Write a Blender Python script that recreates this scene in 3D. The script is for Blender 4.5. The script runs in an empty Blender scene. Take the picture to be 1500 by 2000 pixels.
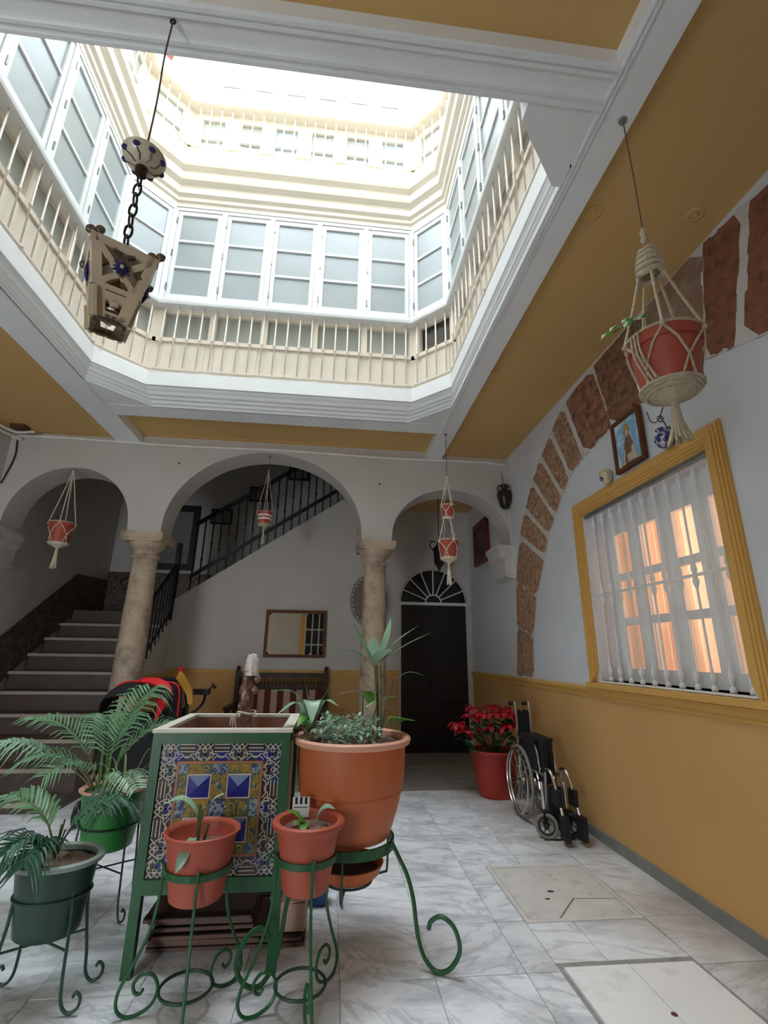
import bpy, bmesh, math, random
from math import sin, cos, pi, sqrt, atan2, radians
from mathutils import Vector, Matrix
random.seed(7)
SC = bpy.context.scene
COL = SC.collection

# ------------------------------------------------------------------ camera
FPX, PITCH, YAW, ROLL, CAM_H = 923.31, radians(16.7085), radians(5.8703), radians(.8225), 1.4
f = Vector((sin(YAW)*cos(PITCH), cos(YAW)*cos(PITCH), sin(PITCH)))
r0 = Vector((cos(YAW), -sin(YAW), 0)); u0 = r0.cross(f)
rt = cos(ROLL)*r0 + sin(ROLL)*u0; up = -sin(ROLL)*r0 + cos(ROLL)*u0
cd = bpy.data.cameras.new('camera'); cam = bpy.data.objects.new('camera', cd); COL.objects.link(cam)
cam.matrix_world = Matrix(((rt.x, up.x, -f.x, 0), (rt.y, up.y, -f.y, 0), (rt.z, up.z, -f.z, CAM_H), (0, 0, 0, 1)))
cd.sensor_fit = 'VERTICAL'; cd.sensor_height = 36.0; cd.sensor_width = 27.0; cd.lens = FPX/2000*36
cd.clip_start = .05; cd.clip_end = 200
SC.camera = cam

# ------------------------------------------------------------------ sky, light, exposure
w = bpy.data.worlds.new('overcast_sky'); SC.world = w; w.use_nodes = True
bg = w.node_tree.nodes['Background']; bg.inputs[0].default_value = (.87, .945, 1, 1); bg.inputs[1].default_value = 14.0
def portal(name, loc, rot, sx, sy):            # sampling portals in the openings the sky light comes through
    l = bpy.data.lights.new(name, 'AREA'); l.shape = 'RECTANGLE'; l.size = sx; l.size_y = sy
    l.cycles.is_portal = True
    o = bpy.data.objects.new(name, l); COL.objects.link(o); o.location = loc; o.rotation_euler = rot
portal('sky_portal', (-.63, 3.0, 10.4), (0, 0, 0), 4.2, 3.7)
portal('fill_door_portal', (-3.1, -2.45, 1.2), (pi/2, 0, 0), 1.2, 2.4)  # fill daylight through the added, unseen doorway behind the viewer
vs = SC.view_settings
vs.view_transform = 'Standard'; vs.look = 'None'; vs.gamma = 1; vs.use_curve_mapping = False; vs.exposure = 0.0
SC.cycles.diffuse_bounces = 6; SC.cycles.max_bounces = 10; SC.cycles.sample_clamp_indirect = 6

# ------------------------------------------------------------------ materials
def lin(c):
    return tuple(((x/255)/12.92 if x/255 <= .04045 else ((x/255+.055)/1.055)**2.4) for x in c)
def M(name, col, rough=.6, metal=0, var=.12, scale=5, bump=0, bscale=60, col2=None, c2lo=.5, c2hi=.7, c2scale=3, rnd=0, spec=.5, coat=0, stretch=(1, 1, 1), emit=0, transl=0):
    m = bpy.data.materials.new(name); m.use_nodes = True
    nt = m.node_tree; N = nt.nodes; L = nt.links; b = N['Principled BSDF']
    tc = N.new('ShaderNodeTexCoord'); mp = N.new('ShaderNodeMapping'); mp.inputs['Scale'].default_value = stretch
    L.new(tc.outputs['Object'], mp.inputs[0]); src = mp.outputs[0]
    if rnd:
        oi = N.new('ShaderNodeObjectInfo'); ad = N.new('ShaderNodeVectorMath'); ad.operation = 'MULTIPLY_ADD'
        co = N.new('ShaderNodeCombineXYZ'); L.new(oi.outputs['Random'], co.inputs[0]); L.new(oi.outputs['Random'], co.inputs[1])
        ad.inputs[1].default_value = (37, 91, 13); L.new(co.outputs[0], ad.inputs[0]); L.new(src, ad.inputs[2]); src = ad.outputs[0]
    n = N.new('ShaderNodeTexNoise'); n.inputs['Scale'].default_value = scale; n.inputs['Detail'].default_value = 6
    L.new(src, n.inputs['Vector'])
    rp = N.new('ShaderNodeMapRange'); rp.inputs[1].default_value = .25; rp.inputs[2].default_value = .75
    rp.inputs[3].default_value = 1-var; rp.inputs[4].default_value = 1+var; L.new(n.outputs[0], rp.inputs[0])
    c = lin(col) + (1,)
    base = N.new('ShaderNodeRGB'); base.outputs[0].default_value = c; out = base.outputs[0]
    if col2 is not None:
        n2 = N.new('ShaderNodeTexNoise'); n2.inputs['Scale'].default_value = c2scale; n2.inputs['Detail'].default_value = 8; n2.inputs['Roughness'].default_value = .65
        L.new(src, n2.inputs['Vector'])
        r2 = N.new('ShaderNodeMapRange'); r2.inputs[1].default_value = c2lo; r2.inputs[2].default_value = c2hi; L.new(n2.outputs[0], r2.inputs[0])
        mx = N.new('ShaderNodeMix'); mx.data_type = 'RGBA'; L.new(r2.outputs[0], mx.inputs[0]); L.new(out, mx.inputs[6]); mx.inputs[7].default_value = lin(col2) + (1,)
        out = mx.outputs[2]
    fac = rp.outputs[0]
    if rnd:
        rr = N.new('ShaderNodeMapRange'); rr.inputs[3].default_value = 1-rnd; rr.inputs[4].default_value = 1+rnd; L.new(oi.outputs['Random'], rr.inputs[0])
        mm = N.new('ShaderNodeMath'); mm.operation = 'MULTIPLY'; L.new(fac, mm.inputs[0]); L.new(rr.outputs[0], mm.inputs[1]); fac = mm.outputs[0]
    vm = N.new('ShaderNodeVectorMath'); vm.operation = 'SCALE'; L.new(out, vm.inputs[0]); L.new(fac, vm.inputs['Scale'])
    L.new(vm.outputs[0], b.inputs['Base Color'])
    b.inputs['Roughness'].default_value = rough; b.inputs['Metallic'].default_value = metal
    b.inputs['Specular IOR Level'].default_value = spec; b.inputs['Coat Weight'].default_value = coat
    if bump:
        nb = N.new('ShaderNodeTexNoise'); nb.inputs['Scale'].default_value = bscale; nb.inputs['Detail'].default_value = 4; L.new(src, nb.inputs['Vector'])
        bp = N.new('ShaderNodeBump'); bp.inputs['Strength'].default_value = bump; bp.inputs['Distance'].default_value = .01
        L.new(nb.outputs[0], bp.inputs['Height']); L.new(bp.outputs[0], b.inputs['Normal'])
    if emit:
        L.new(vm.outputs[0], b.inputs['Emission Color']); b.inputs['Emission Strength'].default_value = emit
    if transl:
        tr = N.new('ShaderNodeBsdfTranslucent'); L.new(vm.outputs[0], tr.inputs[0]); ms = N.new('ShaderNodeMixShader'); ms.inputs[0].default_value = transl
        L.new(b.outputs[0], ms.inputs[1]); L.new(tr.outputs[0], ms.inputs[2]); L.new(ms.outputs[0], N['Material Output'].inputs[0])
    return m

m_white = M('white_plaster', (198, 193, 188), .85, var=.05, scale=2.5, bump=.15, bscale=25)
m_whiteblue = M('cool_white_plaster', (212, 215, 221), .85, var=.04, scale=2.5, bump=.12, bscale=25)
m_beam = M('white_beam_paint', (240, 243, 244), .6, var=.04, scale=3, bump=.08, bscale=30)
m_cream = M('cream_paint', (224, 216, 201), .7, var=.04, scale=4)
m_beige = M('beige_panel_paint', (228, 219, 204), .7, var=.06, scale=4)
m_frame = M('white_gloss_paint', (228, 231, 231), .4, var=.03)
m_yellow = M('ochre_paint', (202, 158, 98), .75, var=.07, scale=1.5, bump=.1, bscale=18)
m_yceil = M('ochre_ceiling_paint', (206, 168, 108), .8, var=.06, scale=1.2, bump=.08, bscale=15)
m_ytrim = M('yellow_trim_paint', (212, 166, 90), .6, var=.06, scale=4, bump=.05, bscale=30)
m_frost = M('frosted_glass', (152, 161, 164), .35, var=.10, scale=1.3, spec=.6, rnd=.06)
m_frost2 = M('grey_frosted_glass', (158, 160, 152), .4, var=.12, scale=2, spec=.5, rnd=.12)
m_darkglass = M('dark_glass', (40, 42, 42), .15, var=.2, scale=3)
m_iron_w = M('cream_iron_paint', (232, 220, 206), .5, var=.06, scale=9)
m_grey = M('grey_cement', (128, 128, 124), .7, var=.15, scale=6, bump=.15)
m_marble = M('grey_white_marble', (236, 240, 244), .34, var=.06, scale=4, col2=(168, 178, 188), c2lo=.48, c2hi=.72, c2scale=2.4, rnd=.06, stretch=(.8, 2.4, 1), spec=.5, bump=.03, bscale=8)
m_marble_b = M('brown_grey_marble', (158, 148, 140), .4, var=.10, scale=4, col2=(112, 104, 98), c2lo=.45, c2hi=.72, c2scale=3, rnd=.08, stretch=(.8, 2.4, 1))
def veins(m, strength=.55, dirt=True):             # thin grey veins, plus worn brown dirt that lies where feet and mops leave it
    nt = m.node_tree; N = nt.nodes; L = nt.links; b = N['Principled BSDF']; lk = b.inputs['Base Color'].links[0]; out = lk.from_socket
    gm = N.new('ShaderNodeNewGeometry'); oi = N.new('ShaderNodeObjectInfo'); rot = N.new('ShaderNodeVectorRotate'); rot.rotation_type = 'Z_AXIS'
    mm = N.new('ShaderNodeMath'); mm.operation = 'MULTIPLY_ADD'; mm.inputs[1].default_value = 1.4; mm.inputs[2].default_value = -.5; L.new(oi.outputs['Random'], mm.inputs[0])
    L.new(gm.outputs['Position'], rot.inputs[0]); L.new(mm.outputs[0], rot.inputs['Angle'])
    mp = N.new('ShaderNodeMapping'); mp.inputs['Scale'].default_value = (1.0, 3.0, 1); L.new(rot.outputs[0], mp.inputs[0])
    n = N.new('ShaderNodeTexNoise'); n.inputs['Scale'].default_value = 1.3; n.inputs['Detail'].default_value = 9; n.inputs['Roughness'].default_value = .62; n.inputs['Distortion'].default_value = .7; L.new(mp.outputs[0], n.inputs['Vector'])
    a = N.new('ShaderNodeMath'); a.operation = 'SUBTRACT'; a.inputs[1].default_value = .5; L.new(n.outputs[0], a.inputs[0])
    a2 = N.new('ShaderNodeMath'); a2.operation = 'ABSOLUTE'; L.new(a.outputs[0], a2.inputs[0])
    r = N.new('ShaderNodeMapRange'); r.inputs[1].default_value = .0; r.inputs[2].default_value = .035; r.inputs[3].default_value = strength; r.inputs[4].default_value = 0; L.new(a2.outputs[0], r.inputs[0])
    mx = N.new('ShaderNodeMix'); mx.data_type = 'RGBA'; L.new(r.outputs[0], mx.inputs[0]); L.new(out, mx.inputs[6]); mx.inputs[7].default_value = lin((128, 138, 148))+(1,)
    out = mx.outputs[2]
    if dirt:
        n2 = N.new('ShaderNodeTexNoise'); n2.inputs['Scale'].default_value = 1.5; n2.inputs['Detail'].default_value = 7; n2.inputs['Roughness'].default_value = .6; L.new(gm.outputs['Position'], n2.inputs['Vector'])
        sx = N.new('ShaderNodeSeparateXYZ'); L.new(gm.outputs['Position'], sx.inputs[0])
        rx = N.new('ShaderNodeMapRange'); rx.inputs[1].default_value = 1.2; rx.inputs[2].default_value = 2.2; rx.inputs[3].default_value = 0; rx.inputs[4].default_value = .26; L.new(sx.outputs[0], rx.inputs[0])
        ad = N.new('ShaderNodeMath'); ad.operation = 'ADD'; L.new(n2.outputs[0], ad.inputs[0]); L.new(rx.outputs[0], ad.inputs[1])
        rd = N.new('ShaderNodeMapRange'); rd.inputs[1].default_value = .52; rd.inputs[2].default_value = .86; rd.inputs[4].default_value = .75; L.new(ad.outputs[0], rd.inputs[0])
        m2 = N.new('ShaderNodeMix'); m2.data_type = 'RGBA'; L.new(rd.outputs[0], m2.inputs[0]); L.new(out, m2.inputs[6]); m2.inputs[7].default_value = lin((164, 150, 138))+(1,)
        out = m2.outputs[2]
    L.new(out, b.inputs['Base Color'])
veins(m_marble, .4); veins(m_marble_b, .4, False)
m_marble_w = M('white_marble_slab', (244, 245, 246), .3, var=.04, scale=3, col2=(190, 190, 186), c2lo=.55, c2hi=.8, c2scale=3, spec=.5)
m_stone = M('worn_grey_stone', (206, 203, 198), .6, var=.10, scale=6, col2=(150, 146, 140), c2lo=.55, c2hi=.8, c2scale=7, bump=.2, bscale=40)
m_grout = M('floor_grout', (150, 148, 144), .8, var=.2, scale=20)
m_mortar = M('white_lime_mortar', (205, 202, 198), .9, var=.08, scale=12, bump=.3, bscale=40)
m_sand = M('red_sandstone', (152, 110, 86), .95, var=.28, scale=14, col2=(100, 64, 50), c2lo=.45, c2hi=.65, c2scale=16, bump=.9, bscale=70, rnd=.12)
m_sandgrey = M('grey_patched_sandstone', (140, 112, 92), .95, var=.2, scale=9, col2=(150, 134, 118), c2lo=.45, c2hi=.6, c2scale=6, bump=.7, bscale=60, rnd=.08)
m_sandred = M('dark_red_sandstone', (142, 92, 72), .95, var=.22, scale=16, col2=(104, 66, 52), c2lo=.5, c2hi=.7, c2scale=14, bump=.9, bscale=80, rnd=.05)
m_sandtan = M('tan_sandstone', (184, 148, 120), .95, var=.28, scale=22, col2=(126, 92, 70), c2lo=.42, c2hi=.66, c2scale=20, bump=.8, bscale=70, rnd=.08)
m_col = M('veined_stone', (186, 168, 146), .6, var=.16, scale=7, col2=(120, 102, 84), c2lo=.46, c2hi=.7, c2scale=5, bump=.15, bscale=30)
m_step = M('brown_stair_marble', (84, 68, 60), .5, var=.2, scale=5, col2=(86, 70, 62), c2scale=4)
m_nosing = M('pale_stair_nosing', (168, 154, 142), .5, var=.1)
m_skirt = M('patterned_stair_tile', (104, 84, 72), .4, var=.3, scale=30, col2=(62, 48, 44), c2lo=.45, c2hi=.55, c2scale=18)
m_black = M('black_iron', (22, 20, 20), .45, var=.2, scale=10)
m_wood_d = M('dark_wood', (52, 34, 28), .5, var=.3, scale=12, stretch=(1, 8, 8), spec=.4)
m_door = M('black_brown_door_wood', (26, 18, 16), .5, var=.3, scale=8, stretch=(8, 8, 1))
m_wood = M('walnut_frame', (104, 64, 40), .6, var=.25, scale=14, spec=.2)
m_green = M('green_iron_paint', (30, 84, 46), .4, var=.18, scale=14, col2=(60, 70, 52), c2lo=.62, c2hi=.75, c2scale=12)
m_green_d = M('dark_green_iron', (38, 70, 54), .45, var=.2, scale=12)
m_terra = M('terracotta_plastic', (188, 102, 58), .5, var=.06, scale=3)
m_terra_rim = M('pale_terracotta_rim', (216, 160, 138), .5, var=.06, scale=5)  # lighter, pinkish colour for the pot rims
m_terra2 = M('red_terracotta_plastic', (168, 78, 58), .5, var=.06, scale=3)
m_redpot = M('red_plastic_pot', (176, 52, 40), .45, var=.06)
m_gpot = M('green_plastic_pot', (38, 120, 48), .4, var=.15, scale=5, col2=(70, 52, 32), c2lo=.62, c2hi=.72, c2scale=6)
m_dpot = M('dark_green_plastic', (28, 56, 48), .4, var=.08)
m_dpot_rim = M('faded_green_plastic_rim', (136, 150, 140), .5, var=.1)
m_soil = M('potting_soil', (112, 90, 76), .95, var=.5, scale=40, col2=(160, 140, 122), c2lo=.6, c2hi=.75, c2scale=50, bump=1, bscale=90)
m_leaf = M('palm_green', (106, 150, 108), .4, var=.2, scale=8, rnd=.22, transl=.2)
m_leaf_d = M('deep_palm_green', (64, 106, 82), .4, var=.2, scale=8, rnd=.2, transl=.2)
m_leaf_l = M('bright_leaf_green', (92, 150, 60), .4, var=.2, scale=9, rnd=.15, transl=.3)
m_leaf_g = M('grey_green_leaf', (146, 182, 154), .35, var=.15, scale=8, rnd=.18, transl=.15)
m_leaf_v = M('variegated_leaf', (150, 178, 116), .4, var=.2, scale=20, rnd=.15, transl=.2)
m_stem = M('plant_stem', (92, 98, 58), .6, var=.2)
m_redleaf = M('red_bract', (196, 36, 52), .5, var=.2, scale=10, rnd=.25, transl=.2)
m_rope = M('cotton_rope', (222, 210, 190), .9, var=.15, scale=50, bump=.6, bscale=120)
m_rope_d = M('aged_jute_rope', (190, 176, 152), .9, var=.2, scale=50, bump=.7, bscale=120)
m_cord = M('thin_brown_cord', (104, 84, 62), .8)
m_chrome = M('brushed_chrome', (205, 205, 205), .25, metal=1, var=.05)
m_steel = M('grey_steel', (140, 140, 138), .4, metal=.8, var=.08)
m_rubber = M('grey_rubber', (128, 122, 112), .7, var=.1)
m_blackpl = M('black_plastic', (20, 20, 22), .5, var=.1)
m_blackfab = M('black_fabric', (16, 16, 20), .85, var=.2, scale=30)
m_redcloth = M('bright_red_cloth', (222, 26, 36), .7, var=.08)
m_yelbag = M('yellow_plastic_bag', (214, 156, 34), .45, var=.12)
m_plast = M('brown_shrink_wrap', (122, 88, 74), .22, var=.5, scale=28, bump=1, bscale=50, coat=.4)
m_plast_w = M('white_plastic_wrap', (216, 204, 202), .3, var=.15, scale=40, bump=.8, bscale=60)
m_marb_rim = M('weathered_white_rim', (216, 212, 200), .6, var=.12, scale=14, col2=(150, 140, 124), c2lo=.6, c2hi=.75, c2scale=14)
m_brownin = M('rusty_inner_wall', (150, 104, 84), .8, var=.3, scale=10)
m_tblue = M('cobalt_glaze', (40, 44, 128), .15, var=.12, scale=12)
m_tlblue = M('grey_blue_glaze', (120, 142, 178), .15, var=.06)
m_twhite = M('cream_glaze', (206, 196, 176), .2, var=.08, scale=20)
m_tyel = M('ochre_glaze', (150, 122, 60), .2, var=.1, scale=20, col2=(84, 98, 86), c2lo=.48, c2hi=.54, c2scale=26)
m_tmos = M('blue_white_glaze', (140, 154, 160), .2, var=.1, scale=30, col2=(58, 76, 106), c2lo=.48, c2hi=.53, c2scale=55)
m_torange = M('orange_edge_tile', (158, 104, 62), .3, var=.12, scale=20)
m_tdark = M('dark_glaze', (62, 48, 44), .2, var=.15, scale=20, col2=(46, 62, 96), c2lo=.5, c2hi=.56, c2scale=11)
m_tscroll = M('gold_glaze', (186, 158, 66), .2, var=.1)
m_tteal = M('teal_glaze', (70, 98, 112), .2, var=.1)
m_cer = M('glazed_cream_ceramic', (206, 190, 164), .3, var=.12, scale=12)
m_cer_e = M('brown_glaze_edge', (92, 78, 58), .35, var=.15)
m_cer_b = M('cobalt_ceramic', (44, 46, 110), .25, var=.2, scale=20)
m_jar = M('black_brown_glaze', (36, 26, 24), .3, var=.3, scale=12)
m_mirror = M('mirror_silver', (230, 232, 228), .02, metal=1, var=.01)
m_pink = M('pinkish_cardboard', (208, 176, 160), .8, var=.06)
m_bluepl = M('blue_plastic', (38, 86, 168), .4)
m_label = M('white_label_plastic', (226, 232, 230), .5, var=.03)
m_sky = M('printed_sky', (128, 178, 212), .5, var=.2, scale=12, col2=(210, 226, 234), c2lo=.5, c2hi=.62, c2scale=9)
m_robe = M('printed_brown_robe', (120, 92, 74), .5, var=.25, scale=30)
m_robe2 = M('printed_cream_lace', (196, 180, 160), .5, var=.2, scale=40)
m_gold = M('printed_gold', (188, 150, 84), .5, var=.2, scale=30)
m_dkprint = M('dark_painting_print', (70, 50, 50), .5, var=.4, scale=9, col2=(110, 84, 90), c2lo=.5, c2hi=.65, c2scale=8)
m_curtain = M('peach_curtain', (244, 212, 188), .9, var=.06, scale=3, transl=.6)
m_sofa_r = M('wine_stripe_fabric', (96, 40, 36), .9, var=.1)
m_sofa_c = M('cream_stripe_fabric', (176, 148, 126), .9, var=.1)
m_wire = M('white_cable', (226, 224, 218), .6)
m_wicker = M('grey_wicker', (128, 118, 104), .9, var=.25, scale=60, bump=.6)
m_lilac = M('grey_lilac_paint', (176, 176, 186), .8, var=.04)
m_bulb = M('amber_bulb', (150, 110, 50), .2)
m_board = M('dark_board', (112, 86, 74), .55, var=.25, scale=14, stretch=(1, 10, 10), rnd=.25)
m_rust = M('rusty_spot', (92, 62, 44), .8, var=.3)

# ------------------------------------------------------------------ geometry helpers
def basis(d):
    d = Vector(d).normalized()
    a = Vector((0, 0, 1)) if abs(d.z) < .9 else Vector((1, 0, 0))
    x = a.cross(d).normalized(); return x, d.cross(x), d
class G:
    def __init__(s): s.v = []; s.f = []; s.m = []; s.mi = 0
    def add(s, vs, fs):
        o = len(s.v); s.v += [tuple(p) for p in vs]; s.f += [tuple(i+o for i in q) for q in fs]; s.m += [s.mi]*len(fs); return s
    def box(s, x0, x1, y0, y1, z0, z1, T=None):
        p = [(x, y, z) for z in (z0, z1) for x, y in ((x0, y0), (x1, y0), (x1, y1), (x0, y1))]
        if T: p = [T(*q) for q in p]
        return s.add(p, [(3, 2, 1, 0), (4, 5, 6, 7), (0, 1, 5, 4), (1, 2, 6, 5), (2, 3, 7, 6), (3, 0, 4, 7)])
    def prism(s, poly, d, T=None):                 # poly: 3D points, extruded by vector d
        n = len(poly); d = Vector(d); p = [Vector(q) for q in poly]; p += [q+d for q in p]
        return s.add(p, [tuple(range(n))[::-1], tuple(range(n, 2*n))] + [(i, (i+1) % n, n+(i+1) % n, n+i) for i in range(n)])
    def tube(s, pts, r, n=6, closed=False, flat=None):
        P = [Vector(p) for p in pts]; k = len(P)
        R = r if isinstance(r, (list, tuple)) else [r]*k
        vs = []; prev = None
        for i in range(k):
            if closed: t = P[(i+1) % k]-P[i-1]
            else: t = P[min(i+1, k-1)]-P[max(i-1, 0)]
            if t.length < 1e-9: t = Vector((0, 0, 1))
            t.normalize()
            if prev is None: x = basis(t)[0]
            else:
                x = prev-t*prev.dot(t)
                x = x.normalized() if x.length > 1e-6 else basis(t)[0]
            prev = x; y = t.cross(x)
            for j in range(n):
                a = 2*pi*j/n; vs.append(P[i]+R[i]*(cos(a)*x+sin(a)*y))
        fs = []
        for i in range(k if closed else k-1):
            for j in range(n):
                a, b = i*n, ((i+1) % k)*n
                fs.append((a+j, a+(j+1) % n, b+(j+1) % n, b+j))
        if not closed: fs += [tuple(range(n))[::-1], tuple(range((k-1)*n, k*n))]
        return s.add(vs, fs)
    def lathe(s, prof, c=(0, 0, 0), n=24, sx=1, sy=1, ax=None, cap=True):
        X, Y, Z = (Vector((1, 0, 0)), Vector((0, 1, 0)), Vector((0, 0, 1))) if ax is None else basis(ax)
        c = Vector(c); vs = []
        for r, z in prof:
            for j in range(n):
                a = 2*pi*j/n; vs.append(c+X*(r*sx*cos(a))+Y*(r*sy*sin(a))+Z*z)
        fs = []
        for i in range(len(prof)-1):
            for j in range(n):
                fs.append((i*n+j, i*n+(j+1) % n, (i+1)*n+(j+1) % n, (i+1)*n+j))
        if cap and prof[0][0] > 1e-4: fs.append(tuple(range(n))[::-1])
        if cap and prof[-1][0] > 1e-4: fs.append(tuple(range((len(prof)-1)*n, len(prof)*n)))
        return s.add(vs, fs)
    def ball(s, c, r, sx=1, sy=1, sz=1, n=8):
        return s.lathe([(max(r*sin(pi*i/(n)), 1e-5), -r*cos(pi*i/n)*sz) for i in range(n+1)], c, n+2, sx, sy)
    def leaf(s, pts, wid, side, fold=.15):          # strip leaf: centre line, half widths, sideways vector
        side = Vector(side).normalized(); vs = []; fs = []
        P = [Vector(p) for p in pts]
        for i, (p, h) in enumerate(zip(P, wid)):
            t = (P[min(i+1, len(P)-1)]-P[max(i-1, 0)]).normalized(); sd = (side-t*side.dot(t))
            sd = sd.normalized() if sd.length > 1e-5 else basis(t)[0]
            nn = sd.cross(t); nn = nn if nn.z > 0 else -nn
            vs += [p-sd*h+nn*h*fold, p, p+sd*h+nn*h*fold]
        for i in range(len(P)-1):
            a = 3*i; fs += [(a, a+1, a+4, a+3), (a+1, a+2, a+5, a+4)]
        return s.add(vs, fs)
    def mesh(s, name, mats, off=(0, 0, 0), smooth=False):
        me = bpy.data.meshes.new(name); ox, oy, oz = off
        me.from_pydata([(x-ox, y-oy, z-oz) for x, y, z in s.v], [], s.f)
        for m in (mats if isinstance(mats, (list, tuple)) else [mats]): me.materials.append(m)
        me.polygons.foreach_set('material_index', s.m)
        if smooth: me.polygons.foreach_set('use_smooth', [True]*len(s.f))
        me.update(); return me
    def build(s, name, mat, parent=None, smooth=False, kind=None, label=None, off=None):
        root = parent
        while root is not None and root.parent is not None: root = root.parent
        o0 = off if off is not None else (tuple(root.location) if root else (0, 0, 0))
        o = bpy.data.objects.new(name, s.mesh(name, mat, o0, smooth)); COL.objects.link(o)
        if parent: o.parent = parent
        elif off is not None: o.location = off
        if kind: o['kind'] = kind
        if label: o['label'] = label
        if smooth:
            md = o.data; 
            try: md.set_sharp_from_angle(angle=radians(40))
            except Exception: pass
        return o
def tag(o, label, cat=None, group=None, kind=None):
    o['label'] = label
    if cat: o['category'] = cat
    if group: o['group'] = group
    if kind: o['kind'] = kind
    return o
def thing(name, loc, label, cat=None, group=None, kind=None):
    o = bpy.data.objects.new(name, None); o.empty_display_size = .1; COL.objects.link(o); o.location = loc
    return tag(o, label, cat, group, kind)
def copy_part(o, parent, loc=None, name=None):
    c = o.copy(); COL.objects.link(c); c.parent = parent
    if loc is not None: c.location = loc
    return c
def struct(g, name, mat, label, parent=None, smooth=False):
    o = g.build(name, mat, parent, smooth)
    if not parent: tag(o, label, kind='structure')
    return o
def arc(cx, cz, rx, rz, a0, a1, n): return [(cx+rx*cos(a0+(a1-a0)*i/n), cz+rz*sin(a0+(a1-a0)*i/n)) for i in range(n+1)]
def curve(pts, n=8):                               # smooth path through points (Catmull-Rom)
    P = [Vector(p) for p in pts]; P = [2*P[0]-P[1]]+P+[2*P[-1]-P[-2]]; out = []
    for i in range(1, len(P)-2):
        for k in range(n):
            t = k/n; a, b, c, d = P[i-1:i+3]
            out.append(.5*((2*b)+(c-a)*t+(2*a-5*b+4*c-d)*t*t+(3*b-a-3*c+d)*t**3))
    return out+[P[-2]]

XR, YB, ZC = 2.219, 5.665, 3.92
XL = -3.95
# ================================================================== SETTING
# ---- floor: marble tiles in a 43 cm grid, two cover slabs let into it
g = G(); g.box(XL-.2, XR+.2, -2.6, 9.0, -.12, -.006)
floor = struct(g, 'floor', m_grout, 'grey white marble tiled patio floor')
slabs = [(1.125, 1.815, 3.02, 3.74), (1.125, 1.815, 1.9, 2.67)]
def subtract(rs, s):
    out = []
    for a, b, c, d in rs:
        x0, x1, y0, y1 = max(a, s[0]), min(b, s[1]), max(c, s[2]), min(d, s[3])
        if x0 >= x1 or y0 >= y1: out.append((a, b, c, d)); continue
        for q in ((a, x0, c, d), (x1, b, c, d), (x0, x1, c, y0), (x0, x1, y1, d)):
            if q[1]-q[0] > .03 and q[3]-q[2] > .03: out.append(q)
    return out
full = None
TW, TD = .43, .434
for i in range(-12, 4):
    for j in range(-3, 12):
        x0, y0 = .96+i*TW, 2.61+j*TD
        x1, y1 = min(x0+TW, XR-.02), y0+TD; x0 = max(x0, XL)
        if x1-x0 < .05 or (j > 6 and x0 < -2.2) or (j < 0 and x0 < -2.6): continue
        rs = [(x0, x1, y0, y1)]
        for s in slabs: rs = subtract(rs, s)
        for q in rs:
            e = .0016; dz = random.uniform(-.0012, .0012)
            sx, sy = q[1]-q[0]-2*e, q[3]-q[2]-2*e
            isfull = abs(sx-(TW-2*e)) < 1e-4 and abs(sy-(TD-2*e)) < 1e-4
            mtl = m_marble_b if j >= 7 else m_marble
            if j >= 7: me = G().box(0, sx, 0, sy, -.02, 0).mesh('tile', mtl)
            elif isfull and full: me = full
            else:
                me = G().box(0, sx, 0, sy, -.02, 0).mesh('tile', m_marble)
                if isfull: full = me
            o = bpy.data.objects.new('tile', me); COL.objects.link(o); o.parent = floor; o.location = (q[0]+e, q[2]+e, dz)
g = G(); g.prism([(1.16, 3.055, -.01), (1.33, 3.055, -.01), (1.52, 3.27, -.01), (1.78, 3.25, -.01), (1.78, 3.705, -.01), (1.16, 3.705, -.01)], (0, 0, .011)); g.build('cover_slab', m_stone, floor)
g = G(); g.prism([(1.342, 3.055, -.01), (1.78, 3.055, -.01), (1.78, 3.242, -.01), (1.527, 3.261, -.01)], (0, 0, .010)); g.build('cover_slab', m_stone, floor)
for a, b, c, d in ((1.127, 1.157, 3.02, 3.74), (1.783, 1.813, 3.02, 3.74), (1.157, 1.783, 3.02, 3.052), (1.157, 1.783, 3.708, 3.74)):
    G().box(a, b, c, d, -.015, .002).build('mortar_strip', m_mortar, floor)
G().box(1.15, 1.468, 1.92, 2.63, -.02, .004).build('access_slab', m_marble_w, floor)
G().box(1.472, 1.80, 1.92, 2.63, -.02, .003).build('access_slab', m_marble_w, floor)
G().lathe([(.013, .002), (.013, .006), (.004, .007)], (1.46, 2.3, 0), 12).build('lifting_pin', m_rust, floor)
for (x, y, r) in ((1.42, 3.36, .02), (1.36, 3.27, .014)): G().lathe([(r, 0), (r*.8, .0025)], (x, y, 0), 10, 1.3, .7).build('lifting_hole', m_wood_d, floor)

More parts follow.
